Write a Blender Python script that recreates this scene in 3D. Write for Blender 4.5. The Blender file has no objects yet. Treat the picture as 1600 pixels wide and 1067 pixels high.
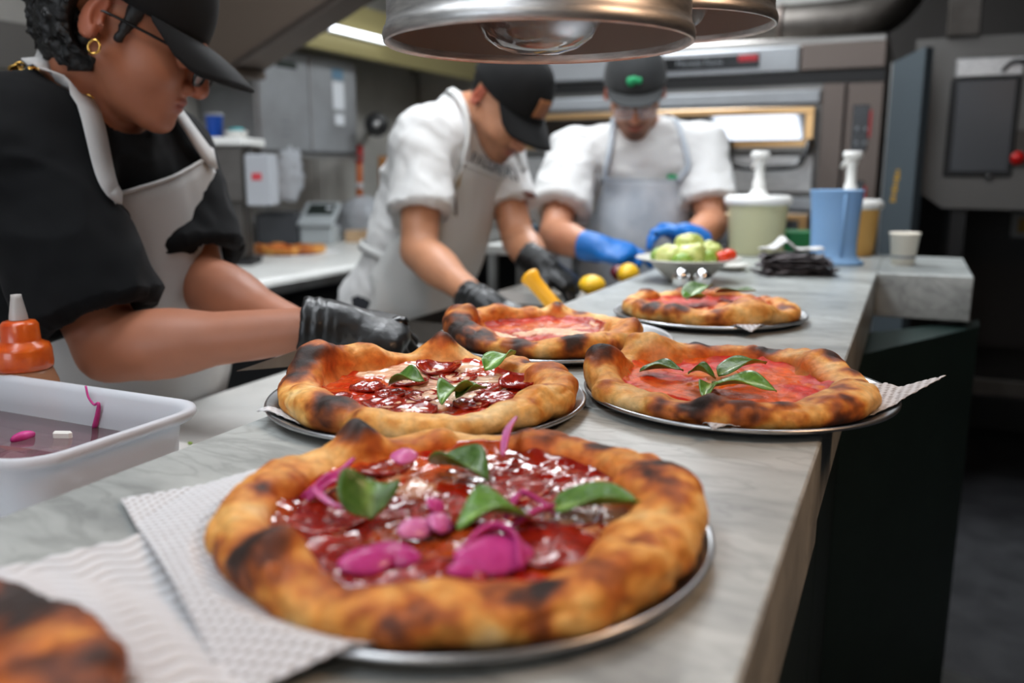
import bpy, bmesh, math, random
import numpy as np
from mathutils import Vector, Matrix
SC = bpy.context.scene
COL = SC.collection
PI = math.pi
rnd = random.Random(7)
def lin(r, g, b):
    f = lambda c: (c/255/12.92) if c/255 <= .04045 else ((c/255+.055)/1.055)**2.4
    return (f(r), f(g), f(b), 1.0)

# ------------------------------------------------------------------ camera
COUNTER = 1.10
cam = bpy.data.cameras.new('camera'); camo = bpy.data.objects.new('camera', cam); COL.objects.link(camo)
camo.location = (0, 0, 1.3264)
YAW, PITCH = math.radians(24.496), math.radians(11.167)
camo.rotation_euler = (PI/2-PITCH, 0, YAW)
cam.sensor_width = 36; cam.lens = 1350/1600*36; cam.clip_start = .02
cam.dof.use_dof = True; cam.dof.focus_distance = .87; cam.dof.aperture_fstop = 3.3
SC.camera = camo
# ------------------------------------------------------------------ world, lights, exposure
w = bpy.data.worlds.new('world'); SC.world = w; w.use_nodes = True
w.node_tree.nodes['Background'].inputs[0].default_value = (.80, .90, 1.0, 1)
w.node_tree.nodes['Background'].inputs[1].default_value = .10
vs = SC.view_settings; vs.view_transform = 'Standard'; vs.look = 'None'; vs.gamma = 1; vs.use_curve_mapping = False
vs.exposure = -0.12
def area(name, loc, size, power, color, target=None, shape='RECTANGLE'):
    l = bpy.data.lights.new(name, 'AREA'); l.shape = shape; l.size = size[0]; l.size_y = size[1]
    l.energy = power; l.color = color
    o = bpy.data.objects.new(name, l); COL.objects.link(o); o.location = loc
    if target is not None:
        o.rotation_euler = (Vector(target)-Vector(loc)).to_track_quat('-Z', 'Y').to_euler()
    return o
# ceiling fluorescents over the line, plus two added fill panels (their housings are built further down)
CEIL = 2.75
STRIPS = [(-1.05, .55), (-1.05, 2.05), (-1.05, 3.45), (-.15, 2.15), (-.50, -.75)]  # last two are added to brighten the counter's far and near ends
for i, (x, y) in enumerate(STRIPS):
    area('strip_light', (x, y, CEIL-.09), (.58, 1.15), [8, 25, 36, 9, 4][i], (.93, .97, 1.0))
# daylight through the shop window behind the camera
area('window_daylight', (-1.2, -3.9, 1.75), (2.6, 1.3), 26, (.86, .93, 1.0), (-.4, 1.0, 1.2))
# warm dining-room pendant on the guests' side of the counter
area('dining_lamp', (.62, .62, 1.98), (.30, .30), 6.5, (1.0, .62, .38), (-.1, .6, 1.1), 'DISK')
area('dining_fill', (.3, -2.2, 2.6), (1.2, 1.2), 22, (1.0, .84, .68), (.2, -2.6, 0), 'DISK')  # added unseen fill, brightens the front side that the lamp shades reflect
try:
    SC.cycles.max_bounces = 8; SC.cycles.diffuse_bounces = 3; SC.cycles.glossy_bounces = 4
    SC.cycles.transmission_bounces = 8; SC.cycles.caustics_reflective = False; SC.cycles.caustics_refractive = False
    SC.cycles.sample_clamp_indirect = 4
except Exception: pass

# ------------------------------------------------------------------ materials
MAT = {}
def mat(name, col=(200, 200, 200), rough=.5, metal=0, spec=.5, **k):
    if name in MAT: return MAT[name]
    m = bpy.data.materials.new(name); m.use_nodes = True; nt = m.node_tree; b = nt.nodes['Principled BSDF']
    b.inputs['Base Color'].default_value = lin(*col); b.inputs['Roughness'].default_value = rough
    b.inputs['Metallic'].default_value = metal; b.inputs['Specular IOR Level'].default_value = spec
    N, L = nt.nodes.new, nt.links.new
    if 'attr' in k:
        a = N('ShaderNodeAttribute'); a.attribute_name = 'Col'; src = a.outputs['Color']
        if k.get('var'):
            tc = N('ShaderNodeTexCoord'); no = N('ShaderNodeTexNoise'); no.inputs['Scale'].default_value = k.get('vs', 60); no.inputs['Detail'].default_value = 5
            L(tc.outputs['Object'], no.inputs['Vector'])
            mr = N('ShaderNodeMapRange'); mr.inputs[1].default_value = .3; mr.inputs[2].default_value = .7
            mr.inputs[3].default_value = 1-k['var']; mr.inputs[4].default_value = 1+k['var']*.6
            L(no.outputs['Fac'], mr.inputs[0])
            mx = N('ShaderNodeVectorMath'); mx.operation = 'SCALE'; L(src, mx.inputs[0]); L(mr.outputs[0], mx.inputs['Scale']); src = mx.outputs[0]
        L(src, b.inputs['Base Color'])
        if k.get('rattr'): L(a.outputs['Alpha'], b.inputs['Roughness'])
    elif 'col2' in k:
        tc = N('ShaderNodeTexCoord'); mp = N('ShaderNodeMapping'); mp.inputs['Scale'].default_value = k.get('stretch', (1, 1, 1))
        no = N('ShaderNodeTexNoise'); no.inputs['Scale'].default_value = k.get('scale', 8); no.inputs['Detail'].default_value = 6; no.inputs['Roughness'].default_value = .6
        L(tc.outputs['Object'], mp.inputs[0]); L(mp.outputs[0], no.inputs['Vector'])
        cr = N('ShaderNodeValToRGB'); cr.color_ramp.elements[0].position = k.get('p0', .35); cr.color_ramp.elements[1].position = k.get('p1', .65)
        cr.color_ramp.elements[0].color = lin(*col); cr.color_ramp.elements[1].color = lin(*k['col2'])
        L(no.outputs['Fac'], cr.inputs[0]); L(cr.outputs[0], b.inputs['Base Color'])
        if 'rough2' in k:
            mr = N('ShaderNodeMapRange'); mr.inputs[3].default_value = rough; mr.inputs[4].default_value = k['rough2']
            L(no.outputs['Fac'], mr.inputs[0]); L(mr.outputs[0], b.inputs['Roughness'])
    if 'bump' in k:
        tc = N('ShaderNodeTexCoord'); mp = N('ShaderNodeMapping'); mp.inputs['Scale'].default_value = k.get('bstretch', (1, 1, 1))
        no = N('ShaderNodeTexNoise'); no.inputs['Scale'].default_value = k.get('bscale', 120); no.inputs['Detail'].default_value = 4
        L(tc.outputs['Object'], mp.inputs[0]); L(mp.outputs[0], no.inputs['Vector'])
        bp = N('ShaderNodeBump'); bp.inputs['Strength'].default_value = k['bump']; bp.inputs['Distance'].default_value = k.get('bdist', .002)
        L(no.outputs['Fac'], bp.inputs['Height']); L(bp.outputs[0], b.inputs['Normal'])
    for kk, nm in (('trans', 'Transmission Weight'), ('ior', 'IOR'), ('sss', 'Subsurface Weight'), ('sheen', 'Sheen Weight'), ('coat', 'Coat Weight'),
                   ('alpha', 'Alpha'), ('aniso', 'Anisotropic')):
        if kk in k: b.inputs[nm].default_value = k[kk]
    if 'sss' in k: b.inputs['Subsurface Radius'].default_value = k.get('sssr', (.01, .004, .002)); b.inputs['Subsurface Scale'].default_value = 1
    if 'emit' in k:
        b.inputs['Emission Color'].default_value = lin(*k.get('ecol', col)); b.inputs['Emission Strength'].default_value = k['emit']
    MAT[name] = m; return m

def marble():
    m = bpy.data.materials.new('marble'); m.use_nodes = True; nt = m.node_tree; b = nt.nodes['Principled BSDF']; N, L = nt.nodes.new, nt.links.new
    tc = N('ShaderNodeTexCoord'); mp = N('ShaderNodeMapping'); mp.inputs['Rotation'].default_value = (0, 0, .5); mp.inputs['Scale'].default_value = (1, 2.6, 1.4)
    L(tc.outputs['Object'], mp.inputs[0])
    n1 = N('ShaderNodeTexNoise'); n1.inputs['Scale'].default_value = 3.2; n1.inputs['Detail'].default_value = 9; n1.inputs['Roughness'].default_value = .62; n1.inputs['Distortion'].default_value = .9
    n2 = N('ShaderNodeTexNoise'); n2.inputs['Scale'].default_value = 9; n2.inputs['Detail'].default_value = 8; n2.inputs['Distortion'].default_value = 1.6
    L(mp.outputs[0], n1.inputs['Vector']); L(mp.outputs[0], n2.inputs['Vector'])
    r1 = N('ShaderNodeValToRGB'); e = r1.color_ramp.elements; e[0].position = .32; e[0].color = lin(126, 130, 129); e[1].position = .62; e[1].color = lin(180, 184, 181)
    L(n1.outputs['Fac'], r1.inputs[0])
    r2 = N('ShaderNodeValToRGB'); e = r2.color_ramp.elements; e[0].position = .44; e[0].color = (1, 1, 1, 1); e[1].position = .56; e[1].color = (1, 1, 1, 1)
    v = e.new(.5); v.color = (.70, .70, .70, 1)
    L(n2.outputs['Fac'], r2.inputs[0])
    mx = N('ShaderNodeMix'); mx.data_type = 'RGBA'; mx.blend_type = 'MULTIPLY'; mx.inputs[0].default_value = .75
    L(r1.outputs[0], mx.inputs[6]); L(r2.outputs[0], mx.inputs[7]); L(mx.outputs[2], b.inputs['Base Color'])
    b.inputs['Roughness'].default_value = .33
    MAT['marble'] = m
marble()
mat('steel', (168, 168, 166), .33, 1, col2=(128, 126, 122), scale=5, stretch=(1, 1, .15), rough2=.48, bump=.05, bscale=90, bstretch=(1, 1, .04))
mat('steel_matte', (172, 176, 180), .4, .4, col2=(150, 152, 154), scale=3)
mat('steel_dark', (96, 92, 88), .42, 1, col2=(70, 66, 62), scale=4, rough2=.55)
mat('wall_steel', (196, 194, 188), .4, .2, col2=(168, 166, 160), scale=2.2, rough2=.55)
mat('aluminium', (212, 211, 209), .42, 1, col2=(178, 178, 178), scale=40, stretch=(1, 1, 8), bump=.06, bscale=200, bstretch=(.05, .05, 2))
mat('aluminium_pan', (198, 199, 200), .27, 1, col2=(170, 171, 173), scale=30, rough2=.36)
mat('chrome', (235, 235, 235), .06, 1)
mat('copper_worn', (196, 150, 128), .32, 1, col2=(206, 204, 202), scale=14, p0=.42, p1=.55)
mat('shade_inside', (178, 170, 164), .55, .3)
mat('glass', (255, 255, 255), .02, 0, trans=1, ior=1.45)
mat('white_top', (222, 222, 218), .35, col2=(206, 206, 202), scale=10)
mat('green_panel', (26, 46, 42), .5, col2=(20, 38, 35), scale=7)
mat('black', (12, 12, 13), .5); mat('black_gloss', (10, 10, 11), .2)
mat('black_cotton', (11, 12, 14), .9, spec=.2, sheen=.03, bump=.25, bscale=500, bdist=.0006)
mat('cap_cotton', (9, 10, 11), .8, spec=.3, sheen=.02, bump=.2, bscale=700, bdist=.0005)
mat('cap_grey', (44, 46, 47), .8, sheen=.1)
mat('white_cotton', (212, 212, 211), .88, sheen=.03, bump=.25, bscale=500, bdist=.0006)
mat('apron_white', (205, 206, 204), .85, bump=.25, bscale=400, bdist=.0007)
mat('apron_grey', (184, 182, 180), .85, bump=.3, bscale=420, bdist=.0007)
mat('apron_blue', (165, 174, 184), .85, col2=(196, 202, 208), scale=9)
mat('denim', (34, 36, 42), .85); mat('shoe', (18, 18, 19), .5)
mat('skin', attr=1, rough=.48, sss=.06, var=.06, vs=30, bump=.05, bscale=300, bdist=.0005)
mat('hair', (9, 8, 8), .55, bump=.4, bscale=260, bdist=.003)
mat('glove_black', (17, 18, 19), .36, bump=.35, bscale=90, bdist=.002)
mat('glove_blue', (22, 112, 196), .38, bump=.3, bscale=80, bdist=.002)
mat('gold', (222, 176, 92), .2, 1)
mat('lens_glass', (235, 240, 245), .03, spec=.8, alpha=.22)
mat('eye_white', (215, 210, 205), .2)
mat('plastic_clear', (236, 239, 246), .3, trans=.42, ior=1.15, spec=.5)
mat('onion_brine', (196, 150, 160), .08, trans=.75, ior=1.33)
mat('onion', (214, 84, 156), .22, sss=.2, trans=.12, ior=1.3, col2=(178, 46, 120), scale=45, stretch=(1, 1, .4))
mat('onion_pale', (228, 140, 188), .22, sss=.2, trans=.12, ior=1.3, col2=(206, 90, 156), scale=45, stretch=(1, 1, .4))
mat('basil', attr=1, rough=.38, var=.3, vs=110, bump=.7, bscale=130, bdist=.002, coat=.15)
mat('crust', attr=1, rough=.62, var=.22, vs=140, bump=.5, bscale=260, bdist=.0012, spec=.35)
mat('sauce', attr=1, rattr=1, rough=.2, var=.25, vs=120, bump=.3, bscale=85, bdist=.0020, spec=.6, coat=.7)
mat('sauce_matte', attr=1, rattr=1, rough=.3, var=.3, vs=110, bump=.6, bscale=170, bdist=.002, spec=.22)
mat('salami', (116, 20, 14), .13, col2=(164, 44, 26), scale=120, bump=.5, bscale=130, bdist=.002, coat=.3)
mat('paper', (226, 226, 228), .85); mat('paper_embossed', attr=1, rough=.85)
mat('paper_warm', (236, 231, 226), .8)
mat('yellow_plastic', (246, 176, 18), .4)
mat('sauce_bottle', (222, 98, 26), .28, col2=(190, 62, 14), scale=26, sss=.2, coat=.3)
mat('bottle_clear', (236, 170, 130), .25, trans=.5, ior=1.3)
mat('nozzle', (214, 206, 200), .35, trans=.3)
mat('white_plastic', (236, 236, 232), .35)
mat('tub_cream', (222, 220, 178), .35, trans=.15, ior=1.2); mat('tub_orange', (240, 188, 108), .35, trans=.15, ior=1.2)
mat('blue_plastic', (150, 192, 236), .25, trans=.3, ior=1.2)
mat('ceramic', (206, 204, 196), .25)
mat('cucumber', (214, 218, 138), .35, sss=.1, col2=(152, 172, 66), scale=28)
mat('lettuce', (104, 150, 40), .4, col2=(166, 188, 82), scale=34)
mat('tomato', (214, 60, 26), .15); mat('radish', (90, 14, 30), .2); mat('lemon', (240, 190, 32), .4)
mat('dark_paper', (104, 96, 98), .6, col2=(52, 47, 49), scale=30)
mat('cup_paper', (236, 229, 214), .6)
mat('scale_body', (58, 60, 64), .5); mat('scale_face', (176, 182, 184), .4); mat('lcd', (38, 46, 42), .2)
mat('cardboard', (196, 164, 128), .8); mat('wood', (176, 122, 66), .6, col2=(150, 98, 50), scale=6, stretch=(1, 1, .1))
mat('orange_plastic', (214, 106, 28), .4); mat('red_plastic', (204, 24, 20), .35); mat('blue_tub', (8, 82, 190), .35); mat('teal', (70, 170, 176), .5)
mat('hazy_plastic', (206, 210, 216), .3, trans=.35, ior=1.1)
mat('oven_steel', (150, 148, 144), .36, 1, col2=(120, 116, 112), scale=3, stretch=(.2, 1, 1))
mat('oven_brown', (112, 102, 96), .45, .8); mat('oven_trim', (206, 164, 112), .3, .8)
mat('oven_glass', (120, 122, 126), .05, 1)
mat('oven_lamp', (255, 186, 96), .5, emit=.8)
mat('led_red', (150, 20, 30), .4, emit=.25, ecol=(190, 20, 36))
mat('text_grey', (130, 134, 138), .5)
mat('slate_blue', (82, 92, 98), .45, .3); mat('text_yellow', (190, 146, 40), .5)
mat('machine_grey', (104, 102, 99), .45, .6); mat('screen', (66, 69, 73), .25)
mat('wall_dark', (62, 58, 55), .6); mat('wall_grey', (186, 182, 174), .6); mat('ceiling', (190, 188, 180), .8)
mat('hood_brown', (92, 80, 70), .5, .3); mat('floor', (70, 71, 74), .55, col2=(52, 53, 56), scale=9)
mat('tube_light', (255, 255, 255), .5, emit=5.0, ecol=(240, 246, 255))
mat('hood_yellow', (138, 128, 84), .5); mat('label_white', (220, 224, 228), .5); mat('label_blue', (96, 128, 150), .4); mat('ink_red', (200, 60, 70), .6)
mat('led_blue', (60, 120, 255), .4, emit=4); mat('green_plastic', (20, 110, 56), .4)
mat('window_sky', (255, 255, 255), .5, emit=3.2, ecol=(218, 232, 250))
mat('patch_leather', (146, 92, 54), .6); mat('logo_green', (44, 170, 110), .6); mat('print_dark', (44, 42, 44), .7); mat('print_brown', (96, 56, 44), .7); mat('print_tan', (178, 150, 92), .7)

# ------------------------------------------------------------------ object helpers
def loc_of(o):
    p = Vector((0, 0, 0))
    while o is not None: p += o.location; o = o.parent
    return p
def mesh(name, V, F, m, parent=None, smooth=True, col=None, loc=None, mats=None, fm=None):
    """one mesh object; V in world coordinates, stored relative to its parent's (or its own) base"""
    V = np.asarray(V, float)
    base = np.array(loc_of(parent)) if parent is not None else (np.array(loc, float) if loc is not None else V.mean(0)*[1, 1, 0]+[0, 0, V[:, 2].min()])
    me = bpy.data.meshes.new(name); me.from_pydata((V-base).tolist(), [], [tuple(f) for f in F]); me.update()
    me.materials.append(MAT[m])
    if smooth: me.polygons.foreach_set('use_smooth', [True]*len(me.polygons))
    if col is not None:
        a = me.color_attributes.new('Col', 'FLOAT_COLOR', 'POINT'); a.data.foreach_set('color', np.asarray(col, np.float32).ravel())
    o = bpy.data.objects.new(name, me); COL.objects.link(o)
    if parent is not None: o.parent = parent
    else: o.location = base
    return o
def tag(o, label=None, cat=None, group=None, kind=None):
    if label: o['label'] = label
    if cat: o['category'] = cat
    if group: o['group'] = group
    if kind: o['kind'] = kind
    return o
def thing(name, label, cat, loc, group=None):
    o = bpy.data.objects.new(name, None); COL.objects.link(o); o.location = loc; o.empty_display_size = .05
    return tag(o, label, cat, group)
def join(*parts):
    V, F, n = [], [], 0
    for v, f in parts:
        V.append(np.asarray(v, float)); F += [tuple(i+n for i in q) for q in f]; n += len(v)
    return np.vstack(V), F
def box(lo, hi, bev=0):
    lo, hi = np.array(lo, float), np.array(hi, float); bev = min(bev, .49*(hi-lo).min())
    if bev <= 0:
        V = [(x, y, z) for x in (lo[0], hi[0]) for y in (lo[1], hi[1]) for z in (lo[2], hi[2])]
        return np.array(V), [(0, 1, 3, 2), (4, 6, 7, 5), (0, 4, 5, 1), (2, 3, 7, 6), (0, 2, 6, 4), (1, 5, 7, 3)]
    V = []; idx = {}
    for sx in (0, 1):
        for sy in (0, 1):
            for sz in (0, 1):
                c = np.array([(lo, hi)[s][i] for i, s in enumerate((sx, sy, sz))])
                d = np.array([1-2*sx, 1-2*sy, 1-2*sz])*bev
                for ax in range(3):
                    p = c.copy()
                    for j in range(3):
                        if j != ax: p[j] += d[j]
                    idx[sx, sy, sz, ax] = len(V); V.append(p)
    F = []
    for ax in range(3):
        o = [j for j in range(3) if j != ax]
        for s in (0, 1):
            q = []
            for a, b in ((0, 0), (1, 0), (1, 1), (0, 1)):
                k = [0, 0, 0]; k[ax] = s; k[o[0]] = a; k[o[1]] = b; q.append(idx[(*k, ax)])
            F.append(q)
        for a in (0, 1):
            for b in (0, 1):
                k0 = [0, 0, 0]; k0[o[0]] = a; k0[o[1]] = b; k1 = list(k0); k1[ax] = 1
                F.append([idx[(*k0, o[0])], idx[(*k1, o[0])], idx[(*k1, o[1])], idx[(*k0, o[1])]])
    for s in range(8):
        k = ((s >> 2) & 1, (s >> 1) & 1, s & 1); F.append([idx[(*k, 0)], idx[(*k, 1)], idx[(*k, 2)]])
    V = np.array(V); c = (lo+hi)/2
    F2 = []
    for f in F:
        p = V[list(f)]; n = np.cross(p[1]-p[0], p[2]-p[0])
        F2.append(tuple(f) if n@(p.mean(0)-c) > 0 else tuple(f[::-1]))
    return V, F2
def rotz(vf, ang, c):
    v, f = vf; a = math.cos(ang); b = math.sin(ang); c = np.array(c, float); p = v-c
    return np.c_[p[:, 0]*a-p[:, 1]*b, p[:, 0]*b+p[:, 1]*a, p[:, 2]]+c, f
def frame(d, up=(0, 0, 1)):
    d = np.array(d, float); d /= np.linalg.norm(d); u = np.array(up, float)
    if abs(d@u) > .95: u = np.array([1., 0, 0]) if abs(d[0]) < .9 else np.array([0, 1., 0])
    s = np.cross(d, u); s /= np.linalg.norm(s); return d, s, np.cross(s, d)
def lathe(prof, n=48, c=(0, 0, 0), axis=(0, 0, 1), sx=1, sy=1):
    """profile [(r,h)...] turned round an axis through c"""
    d, s, u = frame(axis) if tuple(axis) != (0, 0, 1) else (np.array([0, 0, 1.]), np.array([1., 0, 0]), np.array([0, 1., 0]))
    V = []; F = []; c = np.array(c, float)
    t = np.linspace(0, 2*PI, n, endpoint=False)
    for r, h in prof: V.append(c+d*h+np.outer(np.cos(t)*r*sx, s)+np.outer(np.sin(t)*r*sy, u))
    for i in range(len(prof)-1):
        for j in range(n):
            k = (j+1) % n; F.append((i*n+j, i*n+k, (i+1)*n+k, (i+1)*n+j))
    return np.vstack(V), F
def tube(path, r, n=10, cap=True):
    path = np.array(path, float); m = len(path); r = np.broadcast_to(np.asarray(r, float), (m,))
    T = np.gradient(path, axis=0); T /= np.linalg.norm(T, axis=1)[:, None]+1e-12
    V = []; F = []; _, s, u = frame(T[0]); t = np.linspace(0, 2*PI, n, endpoint=False)
    for i in range(m):
        s = s-T[i]*(s@T[i]); s /= np.linalg.norm(s); u = np.cross(T[i], s)
        V.append(path[i]+r[i]*(np.outer(np.cos(t), s)+np.outer(np.sin(t), u)))
    for i in range(m-1):
        for j in range(n):
            k = (j+1) % n; F.append((i*n+j, i*n+k, (i+1)*n+k, (i+1)*n+j))
    if cap: F.append(tuple(range(n))[::-1]); F.append(tuple(range((m-1)*n, m*n)))
    return np.vstack(V), F
def spline(pts, n=24):
    P = np.array(pts, float); P = np.vstack([2*P[0]-P[1], P, 2*P[-1]-P[-2]]); out = []; m = len(P)-3
    for q in np.linspace(0, m-1e-6, n):
        i = int(q); t = q-i; a, b, c, d = P[i:i+4]
        out.append(.5*((2*b)+(-a+c)*t+(2*a-5*b+4*c-d)*t*t+(-a+3*b-3*c+d)*t**3))
    return np.array(out)
def sheet(G, t):
    """grid of points (n,m,3) thickened to t"""
    G = np.asarray(G, float); n, m, _ = G.shape
    du = np.gradient(G, axis=0); dv = np.gradient(G, axis=1); N = np.cross(du, dv); N /= np.linalg.norm(N, axis=2)[..., None]+1e-12
    V = np.vstack([(G+N*t/2).reshape(-1, 3), (G-N*t/2).reshape(-1, 3)]); o = n*m; F = []
    for i in range(n-1):
        for j in range(m-1):
            a, b, c, d = i*m+j, (i+1)*m+j, (i+1)*m+j+1, i*m+j+1
            F.append((a, b, c, d)); F.append((o+d, o+c, o+b, o+a))
    ring = [(i, 0) for i in range(n)]+[(n-1, j) for j in range(1, m)]+[(i, m-1) for i in range(n-2, -1, -1)]+[(0, j) for j in range(m-2, 0, -1)]
    r = [i*m+j for i, j in ring]
    for k in range(len(r)):
        a, b = r[k], r[(k+1) % len(r)]; F.append((b, a, o+a, o+b))
    return V, F
def ribbon(P, N, w, t=.002):
    P = np.array(P, float); N = np.array(N, float); T = np.gradient(P, axis=0); S = np.cross(T, N); S /= np.linalg.norm(S, axis=1)[:, None]+1e-12
    G = np.stack([P-S*w/2, P, P+S*w/2], 1); return sheet(G, t)
def ball(c, r, n=16, m=10):
    r = np.broadcast_to(np.asarray(r, float), (3,)); V = []; F = []
    for i in range(m+1):
        a = PI*i/m
        for j in range(n):
            b = 2*PI*j/n; V.append((math.sin(a)*math.cos(b), math.sin(a)*math.sin(b), -math.cos(a)))
    for i in range(m):
        for j in range(n):
            k = (j+1) % n; F.append((i*n+j, i*n+k, (i+1)*n+k, (i+1)*n+j))
    return np.array(V)*r+np.array(c, float), F
def text(name, body, size, m, parent, origin, right, up, ext=.0008, depth=None):
    cu = bpy.data.curves.new(name, 'FONT'); cu.body = body; cu.size = size; cu.extrude = ext; cu.align_x = 'CENTER'; cu.align_y = 'CENTER'
    o = bpy.data.objects.new(name, cu); COL.objects.link(o)
    me = bpy.data.meshes.new_from_object(o, depsgraph=bpy.context.evaluated_depsgraph_get()); bpy.data.objects.remove(o)
    V = np.array([v.co[:] for v in me.vertices]); F = [tuple(p.vertices) for p in me.polygons]
    right = np.array(right, float); right /= np.linalg.norm(right); up = np.array(up, float); up -= right*(up@right); up /= np.linalg.norm(up); nn = np.cross(right, up)
    W = np.array(origin)+np.outer(V[:, 0], right)+np.outer(V[:, 1], up)+np.outer(V[:, 2], nn)
    if depth is not None: W = depth(W, V[:, 2])
    bpy.data.meshes.remove(me)
    return mesh(name, W, F, m, parent, smooth=False)
# ------------------------------------------------------------------ noise
_prm = np.random.RandomState(3).rand(4096)
def vnoise(P, f=1.0, seed=0):
    P = np.asarray(P, float)*f+seed*17.31; i = np.floor(P).astype(np.int64); t = P-i; t = t*t*(3-2*t); out = 0
    for a in (0, 1):
        for b in (0, 1):
            for c in (0, 1):
                h = ((i[..., 0]+a)*73856093 ^ (i[..., 1]+b)*19349663 ^ (i[..., 2]+c)*83492791) & 4095
                w = (t[..., 0] if a else 1-t[..., 0])*(t[..., 1] if b else 1-t[..., 1])*(t[..., 2] if c else 1-t[..., 2])
                out = out+w*_prm[h]
    return out*2-1
def fbm(P, f=1.0, seed=0, o=3):
    s = 0; a = 1; n = 0
    for k in range(o): s = s+a*vnoise(P, f*2**k, seed+k); n += a; a *= .5
    return s/n
sst = lambda a, b, x: (lambda t: t*t*(3-2*t))(np.clip((x-a)/(b-a), 0, 1))
# ------------------------------------------------------------------ implicit bodies: signed distances blended and meshed by surface nets
nrm = lambda v: np.array(v, float)/np.linalg.norm(v)
def s_cap(a, b, ra, rb):
    a = np.array(a, float); b = np.array(b, float); d = b-a; L2 = d@d
    def f(P):
        t = np.clip(((P-a)@d)/L2, 0, 1); return np.linalg.norm(P-a-t[:, None]*d, axis=1)-(ra+(rb-ra)*t)
    return f
def s_ell(c, r, R=None):
    c = np.array(c, float); r = np.array(r, float); R = np.eye(3) if R is None else R
    def f(P):
        q = (P-c)@R.T; k0 = np.linalg.norm(q/r, axis=1); k1 = np.linalg.norm(q/r**2, axis=1)
        return np.where(k1 < 1e-9, -r.min(), k0*(k0-1)/np.maximum(k1, 1e-9))
    return f
def s_plane(c, n):
    c = np.array(c, float); n = nrm(n); return lambda P: (P-c)@n
def u2(a, b, k):
    if k <= 0: return np.minimum(a, b)
    h = np.clip(.5+.5*(b-a)/k, 0, 1); return b+(a-b)*h-k*h*(1-h)
def s_union(fs, k):
    def f(P):
        d = fs[0](P)
        for g in fs[1:]:
            if isinstance(g, tuple): d = u2(d, g[0](P), g[1])
            else: d = u2(d, g(P), k)
        return d
    return f
def s_sub(f, g, k=.004): return lambda P: -u2(-f(P), g(P), k)
def s_and(*fs): return lambda P: np.max([f(P) for f in fs], axis=0)
def grad(f, P, e=.0008):
    g = np.stack([f(P+np.eye(3)[i]*e)-f(P-np.eye(3)[i]*e) for i in range(3)], 1)
    return g/(np.linalg.norm(g, axis=1)[:, None]+1e-12)
def nets(f, lo, hi, h, sub=0, it=2):
    lo = np.array(lo, float); hi = np.array(hi, float); S = 4
    nb = np.ceil((hi-lo)/(h*S)).astype(int)+1; n = nb*S
    ax = [lo[i]+h*S*(np.arange(nb[i])+.5) for i in range(3)]
    C = np.stack(np.meshgrid(*ax, indexing='ij'), -1).reshape(-1, 3)
    vc = f(C).reshape(nb)
    v = np.repeat(np.repeat(np.repeat(vc, S, 0), S, 1), S, 2)
    ax = [lo[i]+h*(np.arange(n[i])+.5) for i in range(3)]
    near = np.argwhere(np.abs(v) < h*S*1.75)
    P = np.stack([ax[i][near[:, i]] for i in range(3)], 1)
    out = np.concatenate([f(P[i:i+200000]) for i in range(0, len(P), 200000)])
    v[near[:, 0], near[:, 1], near[:, 2]] = out
    ins = v < 0
    c = [ins[a:n[0]-1+a, b:n[1]-1+b, d:n[2]-1+d] for a in (0, 1) for b in (0, 1) for d in (0, 1)]
    cnt = sum(x.astype(np.int8) for x in c); cells = np.argwhere((cnt > 0) & (cnt < 8))
    idx = -np.ones(n-1, np.int64); idx[tuple(cells.T)] = np.arange(len(cells))
    acc = np.zeros((len(cells), 3)); k = np.zeros(len(cells))
    cor = [np.array(q) for q in np.ndindex(2, 2, 2)]
    for A in cor:
        for a in range(3):
            if A[a]: continue
            B = A.copy(); B[a] = 1
            va = v[tuple((cells+A).T)]; vb = v[tuple((cells+B).T)]; m = (va < 0) != (vb < 0)
            t = np.where(m, va/np.where(m, va-vb, 1), 0)
            p = cells+A+t[:, None]*(B-A); acc[m] += p[m]; k[m] += 1
    V = lo+h*(acc/k[:, None]+.5); F = []
    for a in range(3):
        b, d = (a+1) % 3, (a+2) % 3
        s0 = [slice(None)]*3; s1 = [slice(None)]*3; s0[a] = slice(0, -1); s1[a] = slice(1, None)
        e = np.argwhere(ins[tuple(s0)] != ins[tuple(s1)])
        e = e[(e[:, b] > 0) & (e[:, d] > 0) & (e[:, b] < n[b]-1) & (e[:, d] < n[d]-1)]
        fl = ins[tuple(e.T)]
        def g(ob, od):
            q = e.copy(); q[:, b] += ob; q[:, d] += od; return idx[tuple(q.T)]
        Q = np.stack([g(-1, -1), g(0, -1), g(0, 0), g(-1, 0)], 1)
        Q[~fl] = Q[~fl][:, ::-1]; F.append(Q)
    F = np.vstack(F); F = F[(F >= 0).all(1)]
    for s in range(sub+1):
        for _ in range(it):
            d = f(V); V = V-grad(f, V)*np.clip(d, -h, h)[:, None]
        if s < sub:
            E = np.sort(np.stack([F, np.roll(F, -1, 1)], 2).reshape(-1, 2), 1); ue, inv = np.unique(E, axis=0, return_inverse=True)
            inv = inv.reshape(-1, 4); o = len(V); fc = o+len(ue)+np.arange(len(F))
            V = np.vstack([V, V[ue].mean(1), V[F].mean(1)]); F2 = []
            for j in range(4): F2.append(np.stack([F[:, j], o+inv[:, j], fc, o+inv[:, j-1]], 1))
            F = np.vstack(F2)
    return V, F
def sdf_mesh(name, f, lo, hi, h, m, parent, sub=0, disp=None, colf=None):
    V, F = nets(f, lo, hi, h, sub)
    if disp is not None: V = V+grad(f, V)*disp(V)[:, None]
    c = colf(V) if colf is not None else None
    return mesh(name, V, F.tolist(), m, parent, col=c)
def march(f, o, d, far=1.2, off=.004):
    """walk from o along d to the surface f = off"""
    o = np.asarray(o, float); t = np.zeros(len(o))
    for _ in range(60): t = t+np.clip(f(o+d*t[:, None])-off, -.02, .05)*.9
    return t

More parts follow.
